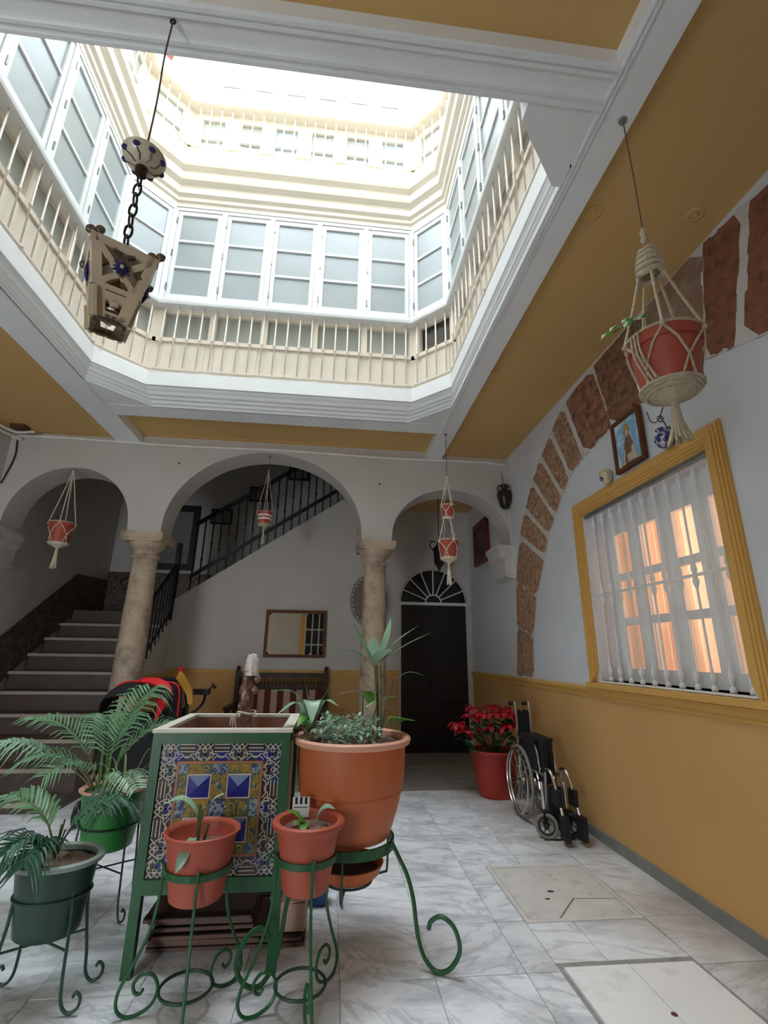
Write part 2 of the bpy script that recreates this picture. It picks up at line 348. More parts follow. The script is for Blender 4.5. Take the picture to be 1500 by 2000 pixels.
# ---- right wall: white, brick blind arch, ochre dado, window hole
HY0, HY1, HZ0, HZ1 = 2.42, 3.895, 1.215, 2.62
g = G()
for y0, y1, z0, z1 in ((-2.6, HY0, 0, ZC+.3), (HY1, 8.9, 0, ZC+.3), (HY0, HY1, 0, HZ0), (HY0, HY1, HZ1, ZC+.3)):
    g.box(XR, XR+.35, y0, y1, z0, z1)
wall_r = struct(g, 'wall_right', m_whiteblue, 'cool white plastered side wall with sandstone blind arch')
outer = [(5.76, 1.17), (5.66, 1.75), (5.60, 2.28), (5.395, 2.80), (5.17, 3.07), (4.91, 3.33), (4.65, 3.52), (4.357, 3.69), (4.03, 3.835), (3.47, 3.90), (2.73, 3.915), (2.14, 3.915), (1.83, 3.87), (1.2, 3.70), (.75, 3.5)]
inner = [(5.255, 1.17), (5.20, 1.60), (5.03, 2.02), (4.75, 2.40), (4.62, 2.60), (4.435, 2.76), (4.235, 2.935), (4.06, 3.06), (3.765, 3.15), (3.30, 3.205), (2.81, 3.20), (2.30, 3.165), (2.07, 3.10), (1.5, 2.93), (1.1, 2.76)]
g = G(); t = XR-.004
g.add([(t, y, z) for y, z in outer]+[(t, y, z) for y, z in inner], [(i, i+1, i+1+len(outer), i+len(outer)) for i in range(len(outer)-1)])
g.build('mortar_bed', m_mortar, wall_r)
vm = [m_sandtan, m_sandtan, m_sandtan, m_sandtan, m_sandtan, m_sandtan, m_sandtan, m_sandtan, m_sand, m_sand, m_sandgrey, m_sandred, m_sandred, m_sandred]
gap0 = {0: 0, 1: -.008, 2: -.008, 9: -.006, 10: -.006, 11: -.006, 12: .02, 13: .02}
rs = random.Random(3)
for i in range(len(outer)-1):
    a0, a1, b0, b1 = Vector(outer[i]), Vector(outer[i+1]), Vector(inner[i]), Vector(inner[i+1])
    g0 = gap0.get(i, .024); g1 = gap0.get(i+1, .024)
    def jn(p, q, gp): return p+(q-p).normalized()*gp
    P = []; n = 8
    A0, A1, B0, B1 = jn(a0, a1, g0), jn(a1, a0, g1), jn(b0, b1, g0*.9), jn(b1, b0, g1*.9)
    gr = G()
    nu, nv = 5, 8
    vs = []
    for iv in range(nv+1):
        for iu in range(nu+1):
            L0 = A0.lerp(A1, iu/nu); L1 = B0.lerp(B1, iu/nu); q = L0.lerp(L1, iv/nv)
            if iu in (0, nu) or iv in (0, nv): q = q+Vector((rs.uniform(-.006, .006), rs.uniform(-.006, .006)))*(.4 if i < 3 or 8 < i < 11 else 1)
            edge = iu in (0, nu) or iv in (0, nv)
            vs.append((XR-(.003 if edge else rs.uniform(.007, .018)), q.x, q.y))
    gr.add(vs, [(iv*(nu+1)+iu, iv*(nu+1)+iu+1, (iv+1)*(nu+1)+iu+1, (iv+1)*(nu+1)+iu) for iv in range(nv) for iu in range(nu)])
    gr.build('voussoir', vm[i], wall_r, smooth=True)
g = G(); g.box(XR-.008, XR, -2.6, 7.6, .07, 1.10); g.build('dado_panel', m_yellow, wall_r)
g = G()
for y0, y1 in ((-2.6, 7.6),):
    g.prism([(XR, y0, 1.07), (XR-.014, y0, 1.075), (XR-.018, y0, 1.09), (XR-.012, y0, 1.10), (XR-.022, y0, 1.115), (XR-.034, y0, 1.13), (XR-.034, y0, 1.15), (XR-.026, y0, 1.16), (XR, y0, 1.162)], (0, y1-y0, 0))
g.build('dado_rail', m_ytrim, wall_r)
struct(G().box(XR-.028, XR-.001, -2.6, 7.6, 0, .072), 'baseboard_right', m_grey, 'grey cement skirting strip along the ochre wall')

# ---- arcade wall (back) with three arches
TH = .38
pts = [(XL, 2.735)]
pts += [(-3.84, 2.735), (-3.845, 2.80)]+arc(-3.145, 2.80, .695, .70, pi, 0, 24)+[(-2.45, 2.735)]
pts += [(-2.065, 2.735)]+arc(-.88, 2.80, 1.187, 1.025, pi, 0, 32)+[(.307, 2.735)]
pts += [(.685, 2.735)]+arc(1.45, 2.80, .765, .645, pi, 0, 24)+[(XR, 2.735), (XR, ZC+.3), (XL, ZC+.3)]
q = []
for p in pts:
    if not q or (abs(p[0]-q[-1][0])+abs(p[1]-q[-1][1])) > 1e-4: q.append(p)
g = G(); g.prism([(x, YB, z) for x, z in q], (0, TH, 0))
struct(g, 'wall_back', m_white, 'white arcade wall with three round arches')
# corbels at both ends of the arcade
def corbel(x0, x1, zt, sgn, lab):
    g = G(); e = x1 if sgn > 0 else x0
    h = x1-x0
    def xx(t): return (x1-h*t) if sgn > 0 else (x0+h*t)
    prof = [(xx(0), zt), (xx(1), zt), (xx(1), zt-.06), (xx(.88), zt-.08), (xx(.84), zt-.14), (xx(.6), zt-.2), (xx(.55), zt-.40), (xx(0), zt-.42)]
    g.prism([(x, YB-.04, z) for x, z in prof], (0, TH+.08, 0)); o = g.build('corbel', m_stone); tag(o, lab, 'corbel', kind='structure')
corbel(XR-.21, XR, 2.735, 1, 'grey stone corbel where the arcade meets the sandstone arch wall')
corbel(XL, XL+.15, 2.735, -1, 'brown stone corbel at the stair end of the arcade')

# ---- other walls
struct(G().box(XL-.3, XL, -2.6, 9.0, 0, 6.2), 'wall_left', m_white, 'white side wall beside the stairs')
wl = bpy.data.objects['wall_left']
g = G()                                            # front wall behind the viewer with an unseen doorway added for fill daylight and a window
for x0, x1, z0, z1 in ((XL-.3, -3.7, 0, 4.2), (-2.5, XR+.3, 0, 4.2), (-3.7, -2.5, 2.4, 4.2)): g.box(x0, x1, -2.6, -2.3, z0, z1)
struct(g, 'wall_front', m_white, 'white entrance wall with an unseen doorway added for fill light')
g = G(); g.box(-3.8, -3.7, -2.33, -2.27, 0, 2.4); g.box(-2.5, -2.4, -2.33, -2.27, 0, 2.4); g.box(-3.8, -2.4, -2.33, -2.27, 2.4, 2.5)
struct(g, 'door_2', m_ytrim, 'ochre frame of the unseen doorway added for fill light')
G().box(XL-.05, XR, -2.308, -2.3, 0, 1.1).build('dado_panel', m_yellow, bpy.data.objects['wall_front']) if False else None
fwn = thing('window_41', (-.5, -2.3, .6), 'yellow framed dark window in the entrance wall', kind='structure')
for a, b, c_, d in ((-1.10, -.93, .5, 2.9), (.0, .17, .5, 2.9), (-.93, 0, 2.73, 2.9), (-.93, 0, .5, .67)): G().box(a, b, -2.3, -2.26, c_, d).build('frame_side', m_ytrim, fwn)
G().box(-.93, 0, -2.29, -2.28, .67, 2.73).build('pane', m_darkglass, fwn)
for x in (-.93, -.70, -.47, -.235, -.03): G().box(x, x+.03, -2.28, -2.265, .67, 2.73).build('mullion', m_frame, fwn)
for z in (1.15, 1.65, 2.15): G().box(-.93, 0, -2.28, -2.266, z, z+.03).build('muntin', m_frame, fwn)
# wall under the second flight (with the mirror), corner, door wall
YM, YD = 7.35, 7.6
def st2(x): return 2.13+.69*(x+2.34)
g = G(); g.prism([(-2.40, YM, 0), (.62, YM, 0), (.62, YM, st2(.62)), (-2.40, YM, st2(-2.40))], (0, .14, 0))
ws = struct(g, 'wall_stair', m_white, 'white wall under the upper stair flight')
g = G(); g.box(-2.34, .62, YM-.008, YM, .0, 1.10); g.build('dado_panel', m_yellow, ws)
g = G(); g.prism([(-2.30, YM, 1.07), (-2.30, YM-.016, 1.08), (-2.30, YM-.02, 1.10), (-2.30, YM-.03, 1.13), (-2.30, YM-.03, 1.15), (-2.30, YM, 1.16)], (2.92, 0, 0)); g.build('dado_rail', m_ytrim, ws)
DX0, DX1 = 1.05, 2.165
DZ = 2.2; DCX, DR = (DX0+DX1)/2, (DX1-DX0)/2
pts = [(.55, 0), (DX0, 0), (DX0, DZ)]+arc(DCX, DZ, DR, DR, pi, 0, 24)[1:]+[(DX1, 0), (XR+.1, 0), (XR+.1, 4.2), (.55, 4.2)]
g = G(); g.prism([(x, YD, z) for x, z in pts], (0, .3, 0)); wd = struct(g, 'wall_vestibule', m_white, 'white end wall around the dark door')
for a, b in ((.55, DX0),):
    G().box(a, b, YD-.008, YD, 0, 1.1).build('dado_panel', m_yellow, wd)
    g = G(); g.prism([(a, YD, 1.07), (a, YD-.02, 1.10), (a, YD-.03, 1.13), (a, YD-.03, 1.15), (a, YD, 1.16)], (b-a, 0, 0)); g.build('dado_rail', m_ytrim, wd)
G().box(.62, XR, YB+TH, YD, 3.74, 3.9).build('vestibule_soffit', m_yceil, wd)
# cross rib behind the right column
g = G(); pa = [(YB+TH, 2.735)]+[(YB+TH+(YD-YB-TH)/2-(YD-YB-TH)/2*cos(pi*i/16), 2.735+.62*sin(pi*i/16)) for i in range(17)][1:]+[(YD, 3.9), (YB+TH, 3.9)]
g.prism([(.32, y, z) for y, z in pa], (.32, 0, 0)); g.build('cross_arch', m_yceil, wd)
struct(G().box(XL-.3, XR+.3, 8.75, 9.05, 0, 6.2), 'wall_stairhall', m_white, 'white rear wall of the stair hall')
struct(G().box(XL-.3, XR+.3, 5.2, 9.05, 6.2, 6.4), 'ceiling_stairhall', m_white, 'white ceiling over the stair hall')
struct(G().box(XL-.3, XR+.3, YB+.02, YB+TH-.02, ZC+.3, 6.3), 'wall_stairhall_front', m_white, 'white upper wall above the arcade')
struct(G().box(XR+.02, XR+.3, YB, 9.0, ZC+.2, 6.3), 'wall_stairhall_side', m_white, 'white upper wall at the end of the stair hall')

# ---- ceiling bays and beams
BX0, BX1, BX2, BX3 = -2.74, -2.45, 1.13, 1.33      # left beam, right beam
BY0, BY1, BY2, BY3 = 1.29, 1.48, 4.70, 4.93        # near beam, far beam
ce = struct(G().box(BX3-.02, XR, -2.6, YB, ZC, ZC+.28), 'ceiling', m_yceil, 'ochre painted gallery ceiling')
G().box(XL, BX0+.02, -2.6, YB, ZC, ZC+.28).build('ceiling_bay', m_yceil, ce)
G().box(BX0, BX3, -2.6, BY0+.02, ZC+.06, ZC+.28).build('ceiling_bay', m_yceil, ce)
G().box(BX0, BX3, BY3-.02, YB, ZC+.05, ZC+.28).build('ceiling_bay', m_yceil, ce)
# recessed border strips of the near and far bays
for y0, y1, a in ((1.12, 1.29, .03), (BY3, BY3+.05, .02), (YB-.06, YB, .02)):
    G().box(BX0, BX3, y0, y1, ZC+.06-a, ZC+.07).build('ceiling_border', m_yceil, ce)
for x0, x1, y0, y1 in ((BX3-.16, BX3, -2.6, 1.12), (BX3-.05, BX3, BY3, YB), (BX0, BX0+.05, BY3, YB)):
    G().box(x0, x1, y0, y1, ZC+.04, ZC+.07).build('ceiling_border', m_yceil, ce)
ZB = 3.865
def beam(x0, x1, y0, y1, name, lab):
    g = G(); g.box(x0, x1, y0, y1, ZB, ZC+.25)
    return struct(g, name, m_beam, lab)
b1 = beam(BX2, BX3, -2.6, YB, 'trim_1', 'white ceiling beam running towards the arcade beside the ochre bay')
b2 = beam(BX0, BX1, -2.6, YB, 'trim_2', 'white ceiling beam on the stair side of the light well')
b3 = beam(BX1, BX2, BY0, BY1, 'trim_3', 'white cross beam closing the light well overhead')
b4 = beam(BX1, BX2, BY2, BY3, 'trim_4', 'white cross beam before the arcade')
for y in (BY0+.018, BY0+.045, BY1-.05, BY1-.012): G().box(BX1, BX2+.02, y-.007, y+.007, ZB-.012, ZB).build('beam_bead', m_beam, b3)
for x in (BX2+.02, BX2+.04): G().box(x-.006, x+.006, -2.6, BY3, ZB-.010, ZB).build('beam_bead', m_beam, b1)
G().box(BX1-.03, BX1-.016, BY0, BY3, ZB-.010, ZB).build('beam_bead', m_beam, b2)
# knots of old hooks in the ochre ceiling
for x, y in ((1.432, 2.03), (2.03, 1.97), (1.407, 3.71), (2.06, 3.67), (.75, 5.3)):
    g = G(); z = ZC if x > 1 and y < 5 else ZC+.05
    g.lathe([(.052, 0), (.05, -.006), (.036, -.011), (.03, -.006), (.014, -.006), (.012, -.016), (.003, -.02)], (x, y, z), 16)
    tag(g.build('ceiling_boss', m_yceil, smooth=True), {1.432: 'ochre ceiling boss beside the beam and the large hanging pot', 2.03: 'ochre ceiling boss next to the sandstone arch, nearer one', 1.407: 'ochre ceiling boss beside the beam, farther one', 2.06: 'ochre ceiling boss next to the sandstone arch, farther one', .75: 'small ochre ceiling boss in the bay before the arcade'}[x], 'ceiling boss')

# ---- light well: octagon of gallery facets
OCT = [(-2.0, 4.47), (.745, 4.47), (1.09, 4.12), (1.09, 1.86), (.80, 1.56), (-2.03, 1.56), (-2.36, 1.86), (-2.36, 4.12)]
def offset(d, ks=None):
    n = len(OCT); L = []
    for i in range(n):
        a, b = Vector(OCT[i]), Vector(OCT[(i+1) % n]); u = (b-a).normalized(); nn = Vector((-u.y, u.x)); k = 1 if ks is None else ks[i]
        L.append((a+nn*d*k, u))
    out = []
    for i in range(n):
        (p, u), (q, v) = L[i-1], L[i]; c = u.x*v.y-u.y*v.x
        t = ((q-p).x*v.y-(q-p).y*v.x)/c; out.append(p+u*t)
    return out
def sweep(prof, ks=None):
    g = G(); n = 8; vs = []
    for d, z in prof:
        vs += [(p.x, p.y, z) for p in offset(d, ks)]
    fs = []
    for i in range(len(prof)-1):
        for j in range(n): fs.append((i*n+j, i*n+(j+1) % n, (i+1)*n+(j+1) % n, (i+1)*n+j))
    return g.add(vs, fs)
KS = [1.18, .8, .28, .6, .42, .6, .5, .8]
bot = [(.20, ZB), (.185, ZB), (.185, ZB+.018), (.155, ZB+.024), (.145, ZB+.045), (.115, ZB+.05), (.105, ZB+.07), (.075, ZB+.075), (.06, ZB+.10), (.035, ZB+.118), (.03, ZB+.13), (0, ZB+.132), (0, 4.15), (.02, 4.165), (.2, 4.175)]
struct(sweep(bot, KS), 'trim_5', m_beam, 'white stepped cornice round the light well')
c8 = offset(.2, KS)
for (cx, cy), i, j in (((BX2, BY2), 1, 2), ((BX2, BY1), 3, 4), ((BX1, BY1), 5, 6), ((BX1, BY2), 7, 0)):
    a, b = c8[i], c8[j]
    if cy == BY1:                                  # the near corners are closed by a flat plate right to the edge
        a, b = Vector(OCT[i]), Vector(OCT[j]); g = G(); P = [(cx, cy), (cx, a.y) if abs(a.x-cx) < abs(a.y-cy) else (a.x, cy), (a.x, a.y), (b.x, b.y), (cx, b.y) if abs(b.x-cx) < abs(b.y-cy) else (b.x, cy)]
        g.prism([(x, y, ZB-.002) for x, y in P], (0, 0, .15))
    else:
        g = G(); g.prism([(cx, cy, ZB+.004), (a.x, a.y, ZB+.004), (b.x, b.y, ZB+.004)], (0, 0, .04))
    g.build('corner_soffit', m_beam, bpy.data.objects['trim_5'])
# sill, upper cornice, upper rail
struct(sweep([(.12, 4.97), (-.03, 4.975), (-.035, 5.0), (-.035, 5.03), (-.01, 5.04), (.12, 5.045)]), 'trim_6', m_frame, 'white gallery window sill round the light well')
struct(sweep([(.12, 6.32), (-.0, 6.33), (-.0, 6.40), (-.02, 6.42), (-.02, 6.47), (-.05, 6.50), (-.05, 6.56), (-.04, 6.57), (-.04, 6.62), (-.09, 6.66), (-.10, 6.70), (-.10, 6.74), (-.085, 6.75), (-.085, 6.79), (-.13, 6.83), (-.14, 6.86), (-.14, 6.90), (.0, 6.93), (.12, 6.93)]), 'trim_7', m_cream, 'cream moulded cornice under the upper gallery')
struct(sweep([(.14, 8.02), (-.02, 8.02), (-.03, 8.03), (-.03, 8.065), (-.015, 8.075), (.14, 8.08)]), 'trim_8', m_cream, 'cream rail sill of the upper gallery')
struct(sweep([(.03, 4.185), (-.0, 4.185), (-.0, 4.20), (.03, 4.20)]), 'trim_9', m_iron_w, 'cream iron bottom rail of the gallery bars')

FN = ['far', 'far-corner', 'ochre-side', 'near-corner', 'near', 'stair-near-corner', 'stair-side', 'stair-far-corner']
FD = ['facing the viewer over the arcade', 'in the angle above the double hanging pot', 'above the ochre bay', 'in the angle by the large hanging pot', 'overhead by the cross beam', 'in the angle over the lamp hook', 'behind the ceramic lantern', 'in the angle behind the lantern chain']
NW = [5, 1, 4, 1, 5, 1, 4, 1]
bar_cache = {}
def bar_mesh(h, key):
    if key not in bar_cache:
        g = G()
        if key == 1: prof = [(.0075, 0), (.0065, h*.45), (.012, h*.465), (.016, h*.48), (.012, h*.495), (.0095, h*.51), (.0075, h)]
        else: prof = [(.008, 0), (.008, h*.4), (.015, h*.43), (.008, h*.46), (.008, h)]
        g.lathe(prof, n=6); bar_cache[key] = g.mesh('bar', m_iron_w, smooth=True)
    return bar_cache[key]
wn = 0
RNK = ['first', 'second', 'third', 'fourth', 'fifth']
for k in range(8):
    p0, p1 = Vector(OCT[k]), Vector(OCT[(k+1) % 8]); u = (p1-p0).normalized(); nv = Vector((-u.y, u.x)); Ls = (p1-p0).length
    def T(s, d, z, p0=p0, u=u, nv=nv):
        q = p0+u*s+nv*d; return (q.x, q.y, z)
    # parapet wall behind the bars, glazed strip above
    gw = G(); gw.box(-.09, Ls+.09, .07, .20, 4.15, 4.56, T); gw.box(-.09, Ls+.09, .07, .2, 4.93, 5.0, T)
    wg = struct(gw, 'wall_gallery', m_beige, 'beige panelled gallery parapet '+FD[k])
    G().box(0, Ls, .045, .08, 4.555, 4.60, T).build('parapet_rail', m_iron_w, wg)
    ns = NW[k]; cw = Ls/ns
    for i in range(ns):
        s0, s1 = i*cw, (i+1)*cw
        pw = .05 if ns > 1 else .07
        G().box(s0-(.09 if i == 0 else 0), s0+pw, .05, .2, 4.60, 4.93, T).build('strip_post', m_beige, wg)
        G().box(s1-pw*.4, s1+(.09 if i == ns-1 else 0), .05, .2, 4.60, 4.93, T).build('strip_post', m_beige, wg)
        G().box(s0+pw, s1-pw*.4, .11, .13, 4.60, 4.93, T).build('pane', m_darkglass if k == 1 else m_frost2, wg)
        G().box(s0+pw+.02, s1-pw*.4-.02, .06, .075, 4.22, 4.53, T).build('parapet_panel', m_beige, wg)
    # bars
    rl = thing('gallery_railing', T(Ls/2, 0, 4.18), 'slim cream iron bars of the lower gallery '+FD[k], 'railing', 'railings round the light well')
    nb = max(3, round(Ls/.13))
    for i in range(nb):
        s = (i+.5)*Ls/nb; q = T(s, .015, 4.195)
        o = bpy.data.objects.new('bar', bar_mesh(.785, 1)); COL.objects.link(o); o.parent = rl; o.location = Vector(q)-rl.location
    for s in ([.05, Ls*.5, Ls-.05] if ns > 1 else [.05]):
        G().ball(T(s, -.005, 4.185), .016, n=6).build('fixing_knob', m_iron_w, rl)
    # casements
    for i in range(ns):
        wn += 1; s0, s1 = i*cw, (i+1)*cw
        z0, z1 = 5.04, 6.34; fw = .028
        gf = G()
        gf.box(s0, s0+fw, 0, .12, z0, z1, T); gf.box(s1-fw, s1, 0, .12, z0, z1, T); gf.box(s0+fw, s1-fw, 0, .12, z0, z0+.03, T); gf.box(s0+fw, s1-fw, 0, .12, z1-.05, z1, T)
        wi = struct(gf, 'window_%d' % wn, m_frame, ('%s gallery casement ' % RNK[i] if ns > 1 else 'single gallery casement ')+FD[k])
        a, b, c, d = s0+fw+.004, s1-fw-.004, z0+.034, z1-.054
        gs = G(); sw = .045
        gs.box(a, a+sw, .01, .05, c, d, T); gs.box(b-sw, b, .01, .05, c, d, T); gs.box(a+sw, b-sw, .01, .05, c, c+.055, T); gs.box(a+sw, b-sw, .01, .05, d-.055, d, T)
        hz = (d-c-.11)/3
        for m in (1, 2): gs.box(a+sw, b-sw, .012, .045, c+.055+hz*m-.014, c+.055+hz*m+.014, T)
        sa = gs.build('sash', m_frame, wi)
        for m in range(3):
            G().box(a+sw, b-sw, .028, .034, c+.055+hz*m+(.014 if m else 0), c+.055+hz*(m+1)-(.014 if m < 2 else 0), T).build('pane', m_frost, sa)
        for m in (.12, .5, .88):
            z = c+(d-c)*m; G().box(s0+fw-.008, s0+fw+.008, -.006, .01, z-.04, z+.04, T).build('hinge', m_steel, wi)
    # upper gallery wall, small windows, bars
    gu = G(); gu.box(-.11, Ls+.11, .10, .25, 6.9, 7.42, T); gu.box(-.11, Ls+.11, .10, .25, 7.9, 8.05, T)
    wu = struct(gu, 'wall_upper_gallery', m_cream, 'bright white upper gallery wall '+FD[k])
    nu = {5: 6, 4: 5, 1: 1}[ns]; cu = Ls/nu
    for i in range(nu):
        s0, s1 = i*cu, (i+1)*cu
        G().box(s0-(.12 if i == 0 else 0), s0+.09, .08, .25, 7.42, 7.9, T).build('strip_post', m_cream, wu)
        G().box(s1-.09, s1+(.12 if i == nu-1 else 0), .08, .25, 7.42, 7.9, T).build('strip_post', m_cream, wu)
        G().box(s0+.09, s1-.09, .13, .15, 7.42, 7.9, T).build('pane', m_frost2 if i % 3 != 2 else m_frost, wu)
        G().box(s0+.09, s1-.09, .10, .14, 7.58, 7.61, T).build('glazing_bar', m_frame, wu)
    ru = thing('upper_railing', T(Ls/2, 0, 7.0), 'thin cream bars of the upper gallery '+FD[k], 'railing', 'railings of the upper gallery')
    for i in range(nb):
        s = (i+.5)*Ls/nb; o = bpy.data.objects.new('bar', bar_mesh(1.06, 2)); COL.objects.link(o); o.parent = ru; o.location = Vector(T(s, .03, 6.965))-ru.location
    # top storey
    far = .55 if k == 7 else .16
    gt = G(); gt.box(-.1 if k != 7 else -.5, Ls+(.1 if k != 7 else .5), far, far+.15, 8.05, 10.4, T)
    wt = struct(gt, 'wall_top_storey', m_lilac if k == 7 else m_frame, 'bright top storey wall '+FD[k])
    if ns == 5:
        for i in range(6):
            s = Ls*(.085+i*.155); G().box(s, s+.24, far-.012, far, 8.62, 8.65, T).build('vent_slot', m_grey, wt)
    if ns == 4:
        for i in range(4):
            s = Ls*(.1+i*.22); G().box(s, s+.24, far-.012, far, 8.62, 8.65, T).build('vent_slot', m_grey, wt)
    if k == 7: G().box(.1, .3, far-.06, far, 9.15, 9.4, T).build('eave_end', m_sandred, wt)

# ---- columns
def column(x, lab):
    c = thing('column', (x, YB+TH/2, 0), lab, 'column'); y = YB+TH/2
    g = G(); n = 14; prof = [(.163, .30)]+[(.163-.028*(i/n)**1.6, .30+(2.45-.30)*i/n) for i in range(1, n+1)]
    g.lathe(prof, (x, y, 0), 28); g.build('shaft', m_col, c, smooth=True)
    g = G(); g.lathe([(.137, 2.44), (.155, 2.445), (.165, 2.462), (.155, 2.48), (.14, 2.486), (.14, 2.53), (.155, 2.545), (.185, 2.575), (.205, 2.61), (.212, 2.635)], (x, y, 0), 28)
    g.build('capital', m_col, c, smooth=True)
    g = G(); h = .235
    pr = [(h-.02, 2.63), (h-.012, 2.65), (h, 2.665), (h, 2.735)]
    vs = []
    for r, z in pr: vs += [(x-r, y-r, z), (x+r, y-r, z), (x+r, y+r, z), (x-r, y+r, z)]
    g.add(vs, [(3, 2, 1, 0), (12, 13, 14, 15)]+[(4*i+j, 4*i+(j+1) % 4, 4*i+4+(j+1) % 4, 4*i+4+j) for i in range(3) for j in range(4)]); g.build('abacus', m_col, c)
    g = G(); g.lathe([(.225, .10), (.24, .13), (.225, .165), (.2, .18), (.195, .205), (.205, .225), (.195, .25), (.17, .275), (.163, .305)], (x, y, 0), 28); g.build('base', m_col, c, smooth=True)
    g = G(); g.box(x-.25, x+.25, y-.25, y+.25, 0, .105); g.build('plinth', m_col, c)
column(-2.257, 'stone column between the stair arch and the wide arch')
column(.496, 'stone column behind the palm pot, between the wide arch and the door arch')

# ================================================================== STAIRS
RISE, RUN = .2095, .302
SX0, SX1 = XL, -2.40
sy = lambda k: 7.477-RUN*(8-k)
sz = lambda k: 1.765-RISE*(8-k)
stc = thing('staircase', (-3.1, 5.0, 0), 'worn brown marble stairs climbing behind the first arch', 'staircase', kind='structure')
for k in range(9):
    z0 = sz(k)-RISE if k else 0
    y1 = 7.8
    st = G().box(SX0, SX1, sy(k)+.03, sy(k)+RUN+.03, 0 if k < 2 else z0-.3, sz(k)-.035).build('step', m_step, stc)
    g = G(); g.box(SX0, SX1, sy(k)+.02, sy(k)+RUN+.03, sz(k)-.035, sz(k)); g.build('tread', m_step, st); G().box(SX0, SX1, sy(k)-.002, sy(k)+.02, sz(k)-.035, sz(k)).build('nosing', m_nosing, st)
G().box(SX0, -2.2, 7.477+RUN, 8.75, 1.7, sz(8)+RISE).build('landing', m_step, stc)
# skirting of patterned tiles
g = G(); b0, b1 = sy(0), 7.80
g.prism([(XL+.012, b0-.1, 0), (XL+.012, b1, sz(8)+.15), (XL+.012, 8.75, sz(8)+.15), (XL+.012, 8.75, sz(8)+.8), (XL+.012, b1-.1, sz(8)+.75), (XL+.012, b0-.1, .62)], (.012, 0, 0)); g.build('tiled_skirting', m_skirt, wl)
G().box(XL, -2.2, 8.72, 8.75, 1.9, 2.72).build('tiled_skirting', m_skirt, bpy.data.objects['wall_stairhall'])
# stringer wall of the first flight
def zs(y): return .778*(y-6.47)+1.141
g = G(); g.prism([(-2.40, 5.9, 0), (-2.40, YM+.0, 0), (-2.40, YM+.0, zs(YM)), (-2.40, 5.9, zs(5.9))], (.06, 0, 0))
w1 = struct(g, 'wall_stringer', m_white, 'white string wall beside the lower stair flight')
g = G(); g.prism([(-2.34, 5.9, 0), (-2.34, YM, 0), (-2.34, YM, 1.1), (-2.34, 6.417, 1.1), (-2.34, 5.9, zs(5.9))], (.006, 0, 0)); g.build('dado_panel', m_yellow, w1)
# railings
sr = thing('stair_railing', (-2.37, 6.6, 1.3), 'black iron railing of the lower stair flight beside the column', 'railing')
n = 13
for i in range(n):
    y = 5.98+(YM-5.98)*i/(n-1); z = zs(y)
    G().lathe([(.0125, 0), (.0125, .42), (.022, .45), (.0125, .48), (.0125, .80)], (-2.37, y, z), 6).build('bar', m_black, sr, smooth=True)
for dz, r in ((.82, .027), (.12, .012)): G().tube([(-2.37, 5.9, zs(5.9)+dz), (-2.37, YM+.02, zs(YM+.02)+dz)], r, 6).build('rail', m_black, sr)
G().box(-2.40, -2.335, YM-.03, YM+.04, zs(YM)+.0, zs(YM)+1.15).build('newel_post', m_black, sr)
sr = thing('stair_railing', (-1, YM+.06, 3.0), 'black iron railing rising along the upper flight under the wide arch', 'railing')
n = 24; x0, x1 = -2.16, .60
for i in range(n):
    x = x0+(x1-x0)*i/(n-1); z = st2(x); hb = [(.0115, 0), (.0115, .38), (.021, .41), (.0115, .44), (.0115, 1.05)] if i % 2 else [(.0115, 0), (.0115, .55), (.021, .58), (.0115, .61), (.0115, 1.05)]
    G().lathe(hb, (x, YM+.06, z), 6).build('bar', m_black, sr, smooth=True)
g = G(); g.box(0, 1, -.03, .03, -.03, .03, lambda a, b, c: (x0-.02+(x1-x0+.12)*a, YM+.06+b, st2(x0-.02+(x1-x0+.12)*a)+1.06+c)); g.build('handrail', m_black, sr)
g = G(); g.box(0, 1, -.018, .018, -.032, .032, lambda a, b, c: (x0-.02+(x1-x0+.12)*a, YM+.06+b, st2(x0-.02+(x1-x0+.12)*a)+.24+c)); g.build('lower_rail', m_black, sr)
# pictures on the stair hall wall
def picture(name, x0, x1, z0, z1, y, fw, lab, mats, cat='picture'):
    p = thing(name, ((x0+x1)/2, y, z0), lab, cat)
    for a, b, c, d in ((x0, x1, z0, z0+fw), (x0, x1, z1-fw, z1), (x0, x0+fw, z0+fw, z1-fw), (x1-fw, x1, z0+fw, z1-fw)): G().box(a, b, y-.035, y, c, d).build('frame_side', mats[0], p)
    G().box(x0+fw, x1-fw, y-.015, y-.002, z0+fw, z1-fw).build('print', mats[1], p)
    return p
picture('picture', -2.33, -1.95, 3.66, 3.95, 8.75, .03, 'small dark framed picture on the stair wall, lowest of the row', (m_black, m_grey))
picture('picture', -1.67, -1.30, 4.13, 4.42, 8.75, .03, 'small dark framed picture on the stair wall, middle of the row', (m_black, m_grey))
picture('picture', -.97, -.58, 4.60, 4.90, 8.75, .03, 'small dark framed picture on the stair wall, highest of the row', (m_black, m_grey))
picture('painting', -3.35, -2.52, 2.78, 3.99, 8.75, .12, 'large black framed painting on the wall above the stair landing', (m_black, m_grey), 'painting')

